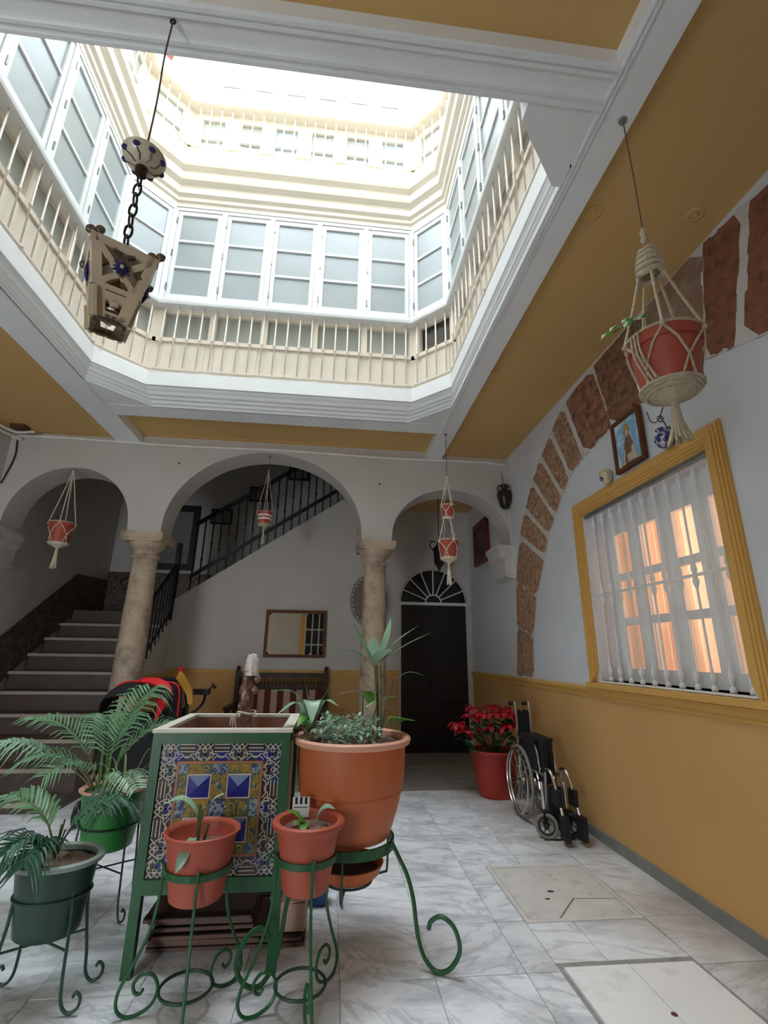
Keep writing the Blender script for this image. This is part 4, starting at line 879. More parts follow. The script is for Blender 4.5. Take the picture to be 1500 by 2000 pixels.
# ================================================================== MACRAME POTS
def hanger(loc, ztop, zknot, pots, tassel_z, lab, cordr=.0035, rope=.006, mat=None, nrope=6, cord_mat=None, bell=None, pmat=None, plant=None, stripes=False, twist=.3, tw=1.0):
    x, y = loc; mat = mat or m_rope; pmat = pmat or m_terra2
    h = thing('hanging_planter', (x, y, tassel_z), lab, 'hanging planter', 'rope hanging planters')
    G().tube([(x, y, zknot), (x+.003, y, (zknot+ztop)/2), (x, y, ztop)], cordr, 5).build('cord', cord_mat or m_cord, h)
    G().lathe([(.018, -.008), (.02, 0), (.006, .006), (.006, .016)], (x, y, ztop-.008), 10).build('ceiling_hook', m_steel, h)
    G().lathe([(rope*1.5, -.05), (rope*2.6, -.03), (rope*1.6, -.01), (rope*2.3, .01), (rope*1.2, .03)], (x, y, zknot), 8).build('top_knot', mat, h, smooth=True)
    zprev = zknot-.03
    if bell:
        zb0, zb1, rb = bell; n = 5
        for i in range(n):
            z = zb1+(zb0-zb1)*i/(n-1); r = rb*(1-.45*(i/(n-1))**2)
            g = G(); g.tube([(x+r*cos(t), y+r*sin(t), z+.006*sin(3*t)) for t in [k*2*pi/16 for k in range(16)]], (zb0-zb1)/n*.55, 6, True); g.build('rope_coil', mat, h)
        zprev = zb1
    rtop = bell[2] if bell else rope*2
    first = True
    for (zr, r, zb) in pots:                        # rim height, rim radius, base height
        g = G(); hr = (zr-zb)*.22; rb = r*.72
        g.lathe([(rb*.2, zb+.004), (rb, zb+.004), (rb+.004, zb+.02), (r*.94, zr-hr), (r, zr-hr), (r*1.02, zr), (r*.93, zr), (r*.9, zr-.02)], (x, y, 0), 24, cap=False); pt = g.build('pot', pmat, h, smooth=True)
        if stripes:
            for k in range(2):
                z = zb+(zr-zb)*(.42+.28*k); rr = rb+(r*.96-rb)*(.42+.28*k)+.004
                g = G(); g.lathe([(rr-.001, z-.011), (rr+.002, z-.009), (rr+.003, z+.009), (rr, z+.011)], (x, y, 0), 24, cap=False); g.build('white_stripe', m_frame, h)
        G().lathe([(.001, zr-.02), (r*.9, zr-.022)], (x, y, 0), 16).build('soil', m_soil, h)
        for i in range(nrope):
            a = 2*pi*i/nrope+twist; c1, s1 = cos(a), sin(a)
            G().tube([(x+rtop*c1, y+rtop*s1, zprev), (x+(rtop*.5+r*.5)*1.0*c1, y+(rtop*.5+r*.5)*s1, (zprev+zr)*.5), (x+r*1.05*c1, y+r*1.05*s1, zr+.0)], rope, 5).build('rope', mat, h)
            G().ball((x+r*1.06*c1, y+r*1.06*s1, zr-.01), rope*1.9, n=5).build('rope_knot', mat, h)
            zm = zb+(zr-zb)*.38; rm = rb+(r-rb)*.38+rope
            for sg in (-1, 1):
                b = a+sg*pi/nrope
                G().tube([(x+r*1.05*c1, y+r*1.05*s1, zr-.01), (x+(r*1.05*.5+rm*.52)*cos((a+b)/2), y+(r*1.05*.5+rm*.52)*sin((a+b)/2), (zr+zm)/2), (x+rm*cos(b), y+rm*sin(b), zm)], rope*.75, 5).build('net_rope', mat, h)
            b = a+pi/nrope
            for sg in (-.13, .13): G().tube([(x+rm*cos(b), y+rm*sin(b), zm), (x+(rb+rope)*cos(b+sg*2), y+(rb+rope)*sin(b+sg*2), zb)], rope*.7, 5).build('net_rope', mat, h)
        g = G(); g.tube([(x+r*1.04*cos(t), y+r*1.04*sin(t), zr) for t in [k*2*pi/24 for k in range(24)]], rope*.8, 5, True); g.build('rim_rope', mat, h)
        for k in range(3):
            g = G(); rr = rb*(1.06-.10*k)+rope; g.tube([(x+rr*cos(t), y+rr*sin(t), zb-.0-k*rope*1.6) for t in [j*2*pi/20 for j in range(20)]], rope*1.1, 5, True); g.build('base_coil', mat, h)
        zprev = zb-rope*4; rtop = rb*.9
    if tassel_z is not None:
        zb = pots[-1][2]; rb = pots[-1][1]*.72
        G().lathe([(rb*.9, zb-rope*3), (rb*.5, zb-rope*7), (rope*2.2, zb-rope*10)], (x, y, 0), 10).build('gather', mat, h, smooth=True)
        zt = zb-rope*9
        G().lathe([(rope*2.5, zt+.01), (rope*3, zt), (rope*2.5, zt-.012)], (x, y, 0), 8).build('tassel_knot', mat, h, smooth=True)
        rs = random.Random(5)
        for i in range(int(7*tw)):
            a = 2*pi*i/int(7*tw); k = rs.uniform(.6, 1.1)*tw
            G().tube([(x+rope*1.2*cos(a), y+rope*1.2*sin(a), zt-.01), (x+rope*2.2*cos(a), y+rope*2.2*sin(a), (zt+tassel_z)/2), (x+rope*(2.6+2*k)*cos(a), y+rope*(2.6+2*k)*sin(a), tassel_z+rs.uniform(0, .02))], [rope*.9, rope*1.2, rope*.9], 5).build('tassel_strand', mat, h)
    return h
h = hanger((1.275, 1.50), ZB, 3.17, [(2.62, .135, 2.405)], 2.17, 'large terracotta pot in knotted rope hanger before the sandstone arch', .003, .0065, m_rope_d, 5, None, (3.07, 2.95, .046), m_terra2, tw=2.0)
for i, (dx, dy, dz, l) in enumerate(((-.17, .02, .05, .05), (-.13, .0, .075, .045), (-.20, .03, .02, .055), (-.10, .02, .09, .05), (-.06, .0, .10, .04), (-.15, -.03, .03, .04))):
    p = Vector((1.275+dx, 1.5+dy, 2.63+dz)); G().leaf([p, p+Vector((-l*.4, 0, .01)), p+Vector((-l*.9, -.01, -l*.5))], [.004, .018, .003], (.3, 1, .4)).build('leaf', m_leaf_l, h)
G().tube(curve([(1.23, 1.5, 2.60), (1.16, 1.5, 2.70), (1.08, 1.52, 2.66)], 5), .003, 4).build('stem', m_stem, h)
for i in range(3): G().tube(curve([(1.275-.138, 1.5-.02*i, 2.62), (1.275-.142, 1.49-.02*i, 2.52), (1.275-.105, 1.48-.02*i, 2.41)], 5), .0045, 5).build('side_braid', m_rope_d, h)
hanger((1.212, 4.91), ZB, 3.31, [(2.985, .074, 2.845), (2.585, .108, 2.395)], 2.10, 'two red pots stacked in one cream rope hanger before the door arch', .004, .006, None, 4)
hanger((-.89, 5.74), 3.81, 3.60, [(3.055, .094, 2.905)], 2.65, 'red and white striped pot on thin strings under the wide arch', .002, .004, m_rope_d, 4, None, None, m_redpot, None, True)
hanger((-3.2, 5.72), 3.49, 3.46, [(2.815, .129, 2.575)], 2.27, 'red pot in pale knotted rope hanger before the stair arch', .003, .0062, None, 4)

# ================================================================== TILE CLAD PLANTER BOX
PX0, PX1, PY0, PY1, PT = -.868, -.188, 2.70, 3.36, 1.005
bx = thing('tiled_planter', ((PX0+PX1)/2, (PY0+PY1)/2, 0), 'square planter box on green iron legs clad with blue and ochre glazed tiles', 'planter')
pw = .045
for x in (PX0, PX1-pw):
    for y in (PY0, PY1-pw): G().box(x, x+pw, y, y+pw, 0, PT-.0).build('leg', m_green, bx)
for y in (PY0, PY1-pw):
    G().box(PX0+pw, PX1-pw, y, y+pw, PT-.05, PT).build('top_rail', m_green, bx); G().box(PX0+pw, PX1-pw, y, y+pw, .315, .375).build('bottom_rail', m_green, bx)
for x in (PX0, PX1-pw):
    G().box(x, x+pw, PY0+pw, PY1-pw, PT-.05, PT).build('top_rail', m_green, bx); G().box(x, x+pw, PY0+pw, PY1-pw, .315, .375).build('bottom_rail', m_green, bx)
for a, b, c_, d in ((PX0-.006, PX1+.006, PY0-.006, PY0+.05), (PX0-.006, PX1+.006, PY1-.05, PY1+.006), (PX0-.006, PX0+.05, PY0+.05, PY1-.05), (PX1-.05, PX1+.006, PY0+.05, PY1-.05)):
    g = G(); g.box(a, b, c_, d, PT, PT+.016); g.build('stone_rim', m_marb_rim, bx)
for a, b, c_, d in ((PX0+pw, PX1-pw, PY0+.02, PY0+.035), (PX0+pw, PX1-pw, PY1-.035, PY1-.02), (PX0+.02, PX0+.035, PY0+pw, PY1-pw), (PX1-.035, PX1-.02, PY0+pw, PY1-pw)):
    G().box(a, b, c_, d, .375, PT-.05).build('side_panel', m_brownin, bx)
for a, b, c_, d in ((PX0+.04, PX1-.04, PY0+.04, PY0+.052), (PX0+.04, PX1-.04, PY1-.052, PY1-.04), (PX0+.04, PX0+.052, PY0+.052, PY1-.052), (PX1-.052, PX1-.04, PY0+.052, PY1-.052)):
    G().box(a, b, c_, d, .4, PT-.004).build('liner', m_brownin, bx)
G().box(PX0+.05, PX1-.05, PY0+.05, PY1-.05, .39, .78).build('soil', m_soil, bx)
# front tile field
TX0, TX1, TZ0, TZ1 = PX0+pw, PX1-pw, .375, PT-.05; yf = PY0+.016
tb = G().box(TX0, TX1, yf, yf+.006, TZ0, TZ1).build('tile_field', m_tdark, bx)
IX0, IX1, IZ0, IZ1 = TX0+.085, TX1-.085, TZ0+.082, TZ1-.082
# border tiles
def rect_t(name, x0, x1, z0, z1, m, par=tb, y=yf, th=.006, e=.0009):
    return G().box(x0+e, x1-e, y-th, y, z0+e, z1-e).build(name, m, par)
nb_ = 7
for i in range(nb_):
    a = TX0+(TX1-TX0)*i/nb_; b = TX0+(TX1-TX0)*(i+1)/nb_
    rect_t('border_tile', a, b, IZ1, TZ1, m_tdark, th=.003); rect_t('border_tile', a, b, TZ0, IZ0, m_tdark, th=.003)
for i in range(6):
    a = IZ0+(IZ1-IZ0)*i/6; b = IZ0+(IZ1-IZ0)*(i+1)/6
    rect_t('border_tile', TX0, IX0, a, b, m_tdark, th=.003); rect_t('border_tile', IX1, TX1, a, b, m_tdark, th=.003)
# strapwork: white interlaced lines on the border
g = G()
def strap(pts, wd=.0042):
    for (a, b), (c_, d) in zip(pts[:-1], pts[1:]):
        v = Vector((c_-a, d-b)); 
        if v.length < 1e-6: continue
        n = Vector((-v.y, v.x)).normalized()*wd/2; y0, y1 = yf-.0045, yf-.002
        P = [(a+n.x, b+n.y), (a-n.x, b-n.y), (c_-n.x, d-n.y), (c_+n.x, d+n.y)]
        g.add([(p, y0, q) for p, q in P]+[(p, y1, q) for p, q in P], [(0, 1, 2, 3), (0, 4, 5, 1), (1, 5, 6, 2), (2, 6, 7, 3), (3, 7, 4, 0)])
def border_run(L, wid, F):
    n = max(1, round(L/.083)); p = L/n; h = wid
    for i in range(n):
        o = i*p
        if i % 2 == 0:
            for s in (.0, .33, .66):
                strap([F(o+p*s, h*.04), F(o+p*min(s+.5, 1), h*.55), F(o+p*min(s+.5, 1), h*.75), F(o+p*(s+.25 if s < .6 else s), h*.97)])
                strap([F(o+p*(1-s), h*.04), F(o+p*max(.5-s, 0), h*.55), F(o+p*max(.5-s, 0), h*.75), F(o+p*(.75-s if s < .6 else .34), h*.97)])
            strap([F(o, h*.62), F(o+p*.5, h*.30), F(o+p, h*.62)])
        else:
            for t in (.08, .28, .48): strap([F(o+p*.06, h*t), F(o+p*.94, h*t)])
            strap([F(o, h*.62), F(o+p*.25, h*.62), F(o+p*.4, h*.82), F(o+p*.6, h*.82), F(o+p*.75, h*.62), F(o+p, h*.62)])
            strap([F(o, h*.95), F(o+p*.2, h*.75), F(o+p*.8, h*.75), F(o+p, h*.95)])
Wd = TX1-TX0; Hd = TZ1-TZ0; bw = .082
border_run(Wd, bw, lambda s, t: (TX0+s, TZ1-t)); border_run(Wd, bw, lambda s, t: (TX0+s, TZ0+t))
border_run(Hd-2*bw, .085, lambda s, t: (TX0+t, TZ0+bw+s)); border_run(Hd-2*bw, .085, lambda s, t: (TX1-t, TZ0+bw+s))
g.build('strapwork', m_twhite, bx, kind='stuff')
for x in (IX0-.022, (IX0+IX1)/2-.022, IX1-.022):
    for z in (IZ1+.002, IZ0-.034): G().box(x-.008, x+.052, yf-.0042, yf-.002, z-.004, z+.036).build('cobalt_inset', m_tblue, tb)
for x in (IX0-.034, IX1+.002): G().box(x, x+.032, yf-.0042, yf-.002, (IZ0+IZ1)/2-.02, (IZ0+IZ1)/2+.02).build('cobalt_inset', m_tblue, tb)
# orange edging and inner tiles
ew = .012
for a, b, c_, d in ((IX0, IX1, IZ0, IZ0+ew), (IX0, IX1, IZ1-ew, IZ1), (IX0, IX0+ew, IZ0+ew, IZ1-ew), (IX1-ew, IX1, IZ0+ew, IZ1-ew)): G().box(a, b, yf-.008, yf, c_, d).build('edging_tile', m_torange, tb)
JX0, JX1, JZ0, JZ1 = IX0+ew, IX1-ew, IZ0+ew, IZ1-ew
cxs = [0, .107, .405, .595, .893, 1]; czs = [0, .115, .40, .60, .885, 1]
XS = [JX0+(JX1-JX0)*c for c in cxs]; ZS = [JZ0+(JZ1-JZ0)*c for c in czs]
def ribbon(name, pts, wd, m, par):
    g2 = G()
    g2.tube([(x, yf-.0068, z) for x, z in pts], wd, 4); return g2.build(name, m, par)
for i in range(5):
    for j in range(5):
        x0, x1, z0, z1 = XS[i], XS[i+1], ZS[j], ZS[j+1]; xc, zc = (x0+x1)/2, (z0+z1)/2
        if i in (1, 3) and j in (1, 3):
            t_ = rect_t('glazed_tile', x0, x1, z0, z1, m_twhite, bx)
            e = .007; y0 = yf-.0066
            q = [(x0+e, z0+e), (x1-e, z0+e), (x1-e, z1-e), (x0+e, z1-e)]
            for k in range(4):
                a, b = q[k], q[(k+1) % 4]; gg = G(); gg.add([(a[0], y0, a[1]), (b[0], y0, b[1]), (xc, y0-.004, zc)], [(0, 1, 2)]); gg.build('pyramid_facet', m_tlblue if k == 2 else m_tblue, t_)
        elif i % 2 == 0 and j % 2 == 0:
            rect_t('glazed_tile', x0, x1, z0, z1, m_tmos, bx)
        else:
            t_ = rect_t('glazed_tile', x0, x1, z0, z1, m_tyel, bx)
            W_, H_ = x1-x0, z1-z0
            if j % 2 == 0:                         # wide tile: mirrored scrolls
                for s in (-1, 1):
                    ribbon('painted_scroll', [(xc+s*W_*.08, z0+H_*.1), (xc+s*W_*.10, zc), (xc+s*W_*.2, z1-H_*.2), (xc+s*W_*.34, z1-H_*.3), (xc+s*W_*.36, zc-H_*.1), (xc+s*W_*.26, zc-H_*.15)], .0028, m_tscroll, t_)
                    G().ball((xc+s*W_*.42, yf-.006, zc), min(W_, H_)*.13, 1, .2, n=5).build('painted_spot', m_tteal, t_)
            else:
                for s in (-1, 1):
                    ribbon('painted_scroll', [(x0+W_*.2, zc+s*H_*.05), (xc, zc+s*H_*.12), (x1-W_*.2, zc+s*H_*.25), (xc+W_*.05, zc+s*H_*.4), (x0+W_*.25, zc+s*H_*.32), (xc, zc+s*H_*.25)], .0028, m_tscroll, t_)
                G().ball((xc, yf-.006, zc), min(W_, H_)*.2, 1, .2, 1.4, n=5).build('painted_spot', m_tteal, t_)
# wrapped post standing in the planter
wp = thing('wrapped_post', (-.49, 3.12, .78), 'crooked post wrapped in brown film with a white cap standing in the tiled planter', 'post')
rs = random.Random(9)
prof = [(.001, .775), (.04, .78)]
for i in range(18): prof.append((.037+rs.uniform(-.010, .011), .79+.029*i))
prof += [(.05, 1.29), (.04, 1.30)]
g = G(); g.lathe(prof, (-.487, 3.12, 0), 12)
g.v = [(x+.012*sin(z*9)+rs.uniform(-.004, .004), y+rs.uniform(-.004, .004), z) for x, y, z in g.v]; g.v = [(x+rs.uniform(-.006, .006), y+rs.uniform(-.006, .006), z) for x, y, z in g.v]; g.build('wrapped_shaft', m_plast, wp, smooth=True)
g = G(); g.lathe([(.046, 1.265), (.044, 1.30), (.038, 1.35), (.028, 1.385), (.001, 1.39)], (-.482, 3.12, 0), 9); g.v = [(x+rs.uniform(-.004, .004), y, z+rs.uniform(-.003, .003)) for x, y, z in g.v]; g.build('white_cap', m_plast_w, wp)
for s, z in ((.042, 1.245), (-.04, 1.09), (.03, 1.18)): G().ball((-.48+s, 3.105, z), .022, 1, .8, 1.2, n=6).build('film_bulge', m_plast, wp, smooth=True)
G().tube([(-.487+.053*cos(t), 3.12+.053*sin(t), 1.055+.006*sin(2*t)) for t in [i*pi/6 for i in range(12)]], .006, 5, True).build('cord_tie', m_rope, wp)
for dx, dz in ((-.055, .93), (-.035, .95), (-.075, .99)): G().tube(curve([(-.53, 3.075, 1.05), (-.53+dx*.4, 3.06, 1.04), (-.49+dx, 3.06, dz)], 5), .005, 5).build('cord_end', m_rope, wp)
# stack of boards under the planter
spec = [(.0, -.83, -.07, 2.90, 3.29, .0), (.022, -.82, -.085, 2.90, 3.29, .0), (.044, -.83, -.29, 2.87, 3.28, -.02), (.066, -.80, -.28, 2.86, 3.28, .01), (.090, -.80, -.33, 2.88, 3.28, .02), (.112, -.83, -.33, 2.89, 3.28, -.01), (.136, -.85, -.34, 2.86, 3.28, .015)]
bl = ['lowest wide dark board of the stack under the tiled planter', 'second dark board from the floor under the tiled planter', 'third dark board in the stack, shorter at its end', 'middle dark board of the stack with a pale front edge', 'third dark board from the top of the stack', 'dark board just under the topmost one of the stack', 'topmost dark panelled board under the tiled planter']
for (z, x0, x1, y0, y1, r), lb in zip(spec, bl):
    o = thing('wooden_board', ((x0+x1)/2, (y0+y1)/2, z), lb, 'board', 'boards stacked under the planter'); hx, hy = (x1-x0)/2, (y1-y0)/2
    G().box(-hx, hx, -hy, hy, .002, .016).build('panel', m_board, o, off=(0, 0, 0)); 
    for a in (-hy, hy-.05): G().box(-hx, hx, a, a+.05, .0165, .020).build('moulding', m_wood_d, o, off=(0, 0, 0))
    o.rotation_euler = (0, 0, r)
cb = thing('cardboard_sheet', (.0, 3.0, 0), 'pinkish folded cardboard leaning beside the stack of boards', 'cardboard')
G().prism([(-.205, 2.93, .165), (-.075, 2.93, .175), (-.072, 3.16, .18), (-.2, 3.16, .17)], (0, 0, .008)).build('top_flap', m_pink, cb); G().box(-.078, -.070, 2.93, 3.16, .06, .178).build('side_flap', m_pink, cb)
G().box(-.20, -.074, 2.935, 3.15, .047, .165).build('folded_sheet', m_pink, cb)
bt = thing('blue_tub', (-.015, 3.30, 0), 'small blue plastic tub on the floor behind the tiled planter', 'tub')
G().lathe([(.001, .004), (.055, .004), (.068, .12), (.073, .125), (.070, .13), (.064, .12), (.05, .012), (.001, .012)], (-.015, 3.33, 0), 20).build('tub_body', m_bluepl, bt, smooth=True); G().lathe([(.072, .112), (.078, .12), (.074, .132), (.068, .13)], (-.015, 3.33, 0), 20, cap=False).build('tub_rim', m_bluepl, bt, smooth=True)

# ================================================================== POTS, STANDS AND PLANTS
def pot(par, c, zb, zr, rb, rr, mat, rim_mat=None, rimw=.022, rimh=.03, sx=1, sy=1, soil=.04, n=32, belly=.0, band=False):
    H = zr-zb; x, y = c
    def rad(t): return rb+(rr-rimw-rb)*t+belly*sin(pi*t)
    pr = [(rb*.3, zb), (rb-.008, zb), (rb, zb+.008)]+[(rad(i/8), zb+.008+(H-rimh-.008)*i/8) for i in range(1, 9)]
    if band: pr[6:6] = [(rad(.45)-.001, zb+.008+(H-rimh-.008)*.47), (rad(.5)+.004, zb+.008+(H-rimh-.008)*.485)]
    pr = sorted(pr[:3]+pr[3:], key=lambda p: p[1])
    pr += [(rad(1)-.012, zr-rimh), (rad(.9)-.014, zr-.12*H-rimh), (rad(.5)-.016, zr-.3*H)]
    pr = [(.001, zb)]+pr; o = G().lathe(pr, (x, y, 0), n, sx, sy, cap=False).build('pot', mat, par, smooth=True)
    rp = [(rr-rimw-.004, zr-rimh), (rr-.006, zr-rimh*.95), (rr, zr-rimh*.6), (rr, zr-rimh*.25), (rr-.006, zr-.002), (rr-rimw*.6, zr), (rr-rimw-.008, zr-.008), (rr-rimw-.012, zr-rimh)]
    G().lathe(rp, (x, y, 0), n, sx, sy, cap=False).build('rim', rim_mat or mat, par, smooth=True)
    rs_ = random.Random(int(x*1000)); g = G(); rS = rad(.92)-.012; g.lathe([(.001, zr-soil+.008), (rS*.5, zr-soil+.01), (rS*.8, zr-soil+.004), (rS, zr-soil-.004)], (x, y, 0), 20, sx, sy)
    g.v = [(a, b, z+rs_.uniform(-.007, .007)) for a, b, z in g.v]; g.build('soil', m_soil, par, smooth=True)
    return o
def stand_leg(par, c, ang, prof, r, mat, n=6, name='leg'):
    ca, sa = cos(ang), sin(ang)
    return G().tube([(c[0]+p.x*ca, c[1]+p.x*sa, p.y) for p in [Vector((q[0], q[2])) for q in curve([(a, 0, b) for a, b in prof], n)]], r, 7).build(name, mat, par, smooth=True)
def hoop(par, c, r, z, th, mat, name='ring', sx=1, sy=1, w=None):
    if w: return G().lathe([(r, z-w/2), (r+th, z-w/2), (r+th, z+w/2), (r, z+w/2), (r, z-w/2)], (c[0], c[1], 0), 32, sx, sy, cap=False).build(name, mat, par, smooth=False)
    return G().tube([(c[0]+r*sx*cos(t), c[1]+r*sy*sin(t), z) for t in [i*pi/16 for i in range(32)]], th, 6, True).build(name, mat, par, smooth=True)
def blade(par, pts, w, mat, side=None, n=7, name='leaf', fold=.2, tip=.15, peak=.45):
    P = curve(pts, n); k = len(P); W = []
    for i in range(k):
        t = i/(k-1); W.append(max(.0008, w*(sin(pi*min(1, (t/peak)*.5)) if t < peak else cos(pi/2*((t-peak)/(1-peak))**1.3))))
    if side is None:
        d = (P[-1]-P[0]); side = Vector((d.y, -d.x, 0)) if abs(d.x)+abs(d.y) > 1e-3 else Vector((1, 0, 0))
    return G().leaf(P, W, side, fold).build(name, mat, par, smooth=True)
def frond(par, base, az, elev, length, bend, nl, ll, lw, mat, rs, twist=.0, t0=.3, droop=.5, azbend=0, wide=1.0):
    p = Vector(base); P = [p.copy()]; T = []; n = 14; e = elev; a = az
    for i in range(n):
        d = Vector((cos(a)*cos(e), sin(a)*cos(e), sin(e))); p = p+d*length/n; P.append(p.copy()); T.append(d); e -= bend/n*(.4+1.2*i/n); a += azbend/n
    T.append(T[-1])
    fr_ = G().tube(P, [.0045*(1-.75*i/n)+.0008 for i in range(n+1)], 5).build('frond', m_stem, par)
    for i in range(nl):
        t = t0+(1-t0)*i/(nl-1)
        j = min(int(t*n), n-1); q = P[j].lerp(P[j+1], t*n-j); d = T[j]
        sd = d.cross(Vector((0, 0, 1))); sd = sd.normalized() if sd.length > .05 else Vector((1, 0, 0)); upv = sd.cross(d)
        L_ = ll*(.55+.55*sin(pi*min(1, .15+.85*(t-t0)/(1-t0))))*rs.uniform(.85, 1.12)
        for s in (-1, 1):
            v = (sd*s*wide*.8+d*.65+upv*.22).normalized()
            q1 = q+v*L_*.5; q2 = q+v*L_*.85-Vector((0, 0, droop*L_*.22)); q3 = q+v*L_-Vector((0, 0, droop*L_*.55))+v*.02
            G().leaf([q, q+v*L_*.2, q1, q2, q3], [lw*.35, lw, lw*.95, lw*.55, .0006], d, .25).build('leaf', mat, fr_)
    return fr_

# -- big terracotta pot on the tall green stand
BC = (.136, 2.85)
bs = thing('plant_stand', (BC[0], BC[1], 0), 'tall green scroll stand under the big terracotta pot', 'plant stand', 'green iron plant stands')
hoop(bs, BC, .222, .472, .012, m_green, w=.045)
lp = [(.236, .49), (.27, .44), (.32, .36), (.35, .27), (.362, .19), (.375, .12), (.405, .05), (.46, .011), (.525, .035), (.572, .11), (.55, .19), (.49, .225), (.44, .20), (.425, .165)]
for a in (-28, 213, 92): stand_leg(bs, BC, radians(a), lp, .0105, m_green)
for a in (20, 140, 260):
    c1, s1 = cos(radians(a)), sin(radians(a)); G().tube(curve([(BC[0]+.225*c1, BC[1]+.225*s1, .455), (BC[0]+.222*c1, BC[1]+.222*s1, .315), (BC[0]+.205*c1, BC[1]+.205*s1, .298), (BC[0]+.12*c1, BC[1]+.12*s1, .298)], 4), .006, 5).build('saucer_bracket', m_green_d, bs)
hoop(bs, BC, .12, .298, .006, m_green_d, 'saucer_ring')
sc = thing('saucer', (BC[0], BC[1], .33), 'terracotta drip saucer held under the big pot in its stand', 'saucer'); m_saucer_dark = M('dark_saucer_inside', (52, 36, 30), .6)
G().lathe([(.001, .305), (.12, .305), (.160, .335), (.180, .378), (.173, .380), (.152, .342), (.115, .318), (.001, .318)], (BC[0], BC[1], 0), 28).build('saucer_dish', m_terra, sc, smooth=True)
G().lathe([(.001, .319), (.115, .320), (.15, .343)], (BC[0], BC[1], 0), 24).build('dark_lining', m_saucer_dark, sc, smooth=True)  # inner surface of the saucer, coloured dark brown
bp = thing('potted_plants', (BC[0], BC[1], .495), 'big terracotta pot with palm, peace lily and trailing succulents on the tall stand', 'potted plant')
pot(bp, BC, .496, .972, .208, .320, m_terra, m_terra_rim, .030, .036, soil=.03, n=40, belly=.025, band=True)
rs = random.Random(4)
hub = Vector((.253, 2.85, 1.335))
for dx, dy in ((.0, 0), (.012, .01), (.03, -.01)): G().tube(curve([(.275+dx*.5, 2.86+dy, .95), (.268+dx*.8, 2.86+dy, 1.15), (hub.x+dx, hub.y+dy, hub.z)], 5), .0045, 5).build('stem', m_stem, bp)
for tip, w_, mid in (((.119, 2.80, 1.575), .016, (.17, 2.83, 1.47)), ((.353, 2.92, 1.61), .020, (.32, 2.88, 1.48)), ((.51, 2.86, 1.565), .022, (.37, 2.86, 1.46)), ((.58, 2.80, 1.525), .018, (.43, 2.83, 1.45)), ((.007, 2.84, 1.40), .020, (.13, 2.84, 1.41)), ((.235, 2.76, 1.50), .020, (.24, 2.81, 1.43)), ((.33, 2.74, 1.43), .040, (.29, 2.80, 1.39))):
    blade(bp, [hub, mid, tip], w_*1.45, m_leaf_g if tip[0] > .2 else m_leaf, n=8)
for a_, b_, c_, w_ in (((.364, 2.85, 1.258), (.45, 2.84, 1.30), (.547, 2.83, 1.282), .012), ((.185, 2.83, 1.198), (.11, 2.82, 1.195), (.035, 2.80, 1.178), .010), ((.272, 2.83, 1.141), (.32, 2.82, 1.165), (.38, 2.81, 1.17), .014), ((.26, 2.8, 1.15), (.23, 2.78, 1.14), (.20, 2.76, 1.12), .018), ((.29, 2.8, 1.12), (.33, 2.79, 1.115), (.37, 2.78, 1.11), .012), ((.19, 2.82, 1.2), (.215, 2.8, 1.175), (.22, 2.78, 1.13), .030), ((.2, 2.82, 1.205), (.235, 2.82, 1.205), (.265, 2.8, 1.195), .018)):
    blade(bp, [a_, b_, c_], w_*1.3, m_leaf_l if w_ > .02 else m_leaf_g, n=6)
for a_, b_ in (((.21, 2.86, .95), (.19, 2.82, 1.2)), ((.29, 2.85, .95), (.362, 2.85, 1.258)), ((.25, 2.85, .95), (.27, 2.83, 1.14))): G().tube(curve([a_, ((a_[0]+b_[0])/2-.01, a_[1], (a_[2]+b_[2])/2), b_], 5), .004, 5).build('stem', m_stem, bp)
for i in range(5):                                  # round leaves at the back rim
    c0 = Vector((.33+.03*i*.5, 2.98-.03*i, .99)); blade(bp, [c0, c0+Vector((.03, 0, .05)), c0+Vector((.06+.01*i, 0, .05))], .03, m_leaf_l, n=5, peak=.6)
sb = Vector((-.10, 2.86, .98))                      # peace lily
for tip, mid, w_, m in (((-.324, 2.80, 1.20), (-.20, 2.83, 1.19), .024, m_leaf), ((-.139, 2.85, 1.25), (-.115, 2.86, 1.12), .020, m_leaf), ((.035, 2.86, 1.275), (-.04, 2.86, 1.15), .016, m_leaf_l), ((-.28, 2.72, 1.08), (-.18, 2.79, 1.14), .022, m_leaf_g), ((.055, 2.76, 1.125), (-.02, 2.80, 1.15), .024, m_leaf_g), ((-.085, 2.68, 1.05), (-.09, 2.77, 1.15), .040, m_leaf_g), ((-.16, 2.70, 1.03), (-.12, 2.78, 1.08), .030, m_leaf_l)):
    blade(bp, [sb, (sb+Vector(mid))/2+Vector((0, 0, .02)), mid, tip], w_*1.3, m, n=6)
g = G(); g2 = G()                                   # trailing succulent carpet: small leaves nobody could count
for i in range(680):
    a = rs.uniform(0, 2*pi); rr = .29*sqrt(rs.random()); x, y = BC[0]-.06+rr*cos(a)*1.02, BC[1]-.03+rr*sin(a)*.95
    if (x-BC[0])**2+(y-BC[1])**2 > .28**2 or x > .27: continue
    z = .955+rs.uniform(0, .125)*(1-.3*rr/.29); d = Vector((rs.uniform(-1, 1), rs.uniform(-1, 1), rs.uniform(-.2, .9))).normalized(); l = rs.uniform(.02, .042)
    (g if rs.random() < .86 or x > -.05 else g2).leaf([(x, y, z), Vector((x, y, z))+d*l*.5, Vector((x, y, z))+d*l], [.003, .0105, .001], basis(d)[0], .2)
for k in range(60):
    x, y = rs.uniform(-.17, .25), rs.uniform(2.62, 3.0); P = [(x, y, .94), (x+rs.uniform(-.02, .02), y+rs.uniform(-.02, .02), 1.0), (x+rs.uniform(-.05, .05), y-rs.uniform(0, .05), rs.uniform(.98, 1.04))]
    if (x-BC[0])**2+(y-BC[1])**2 < .28**2: g.tube(P, .0018, 3)
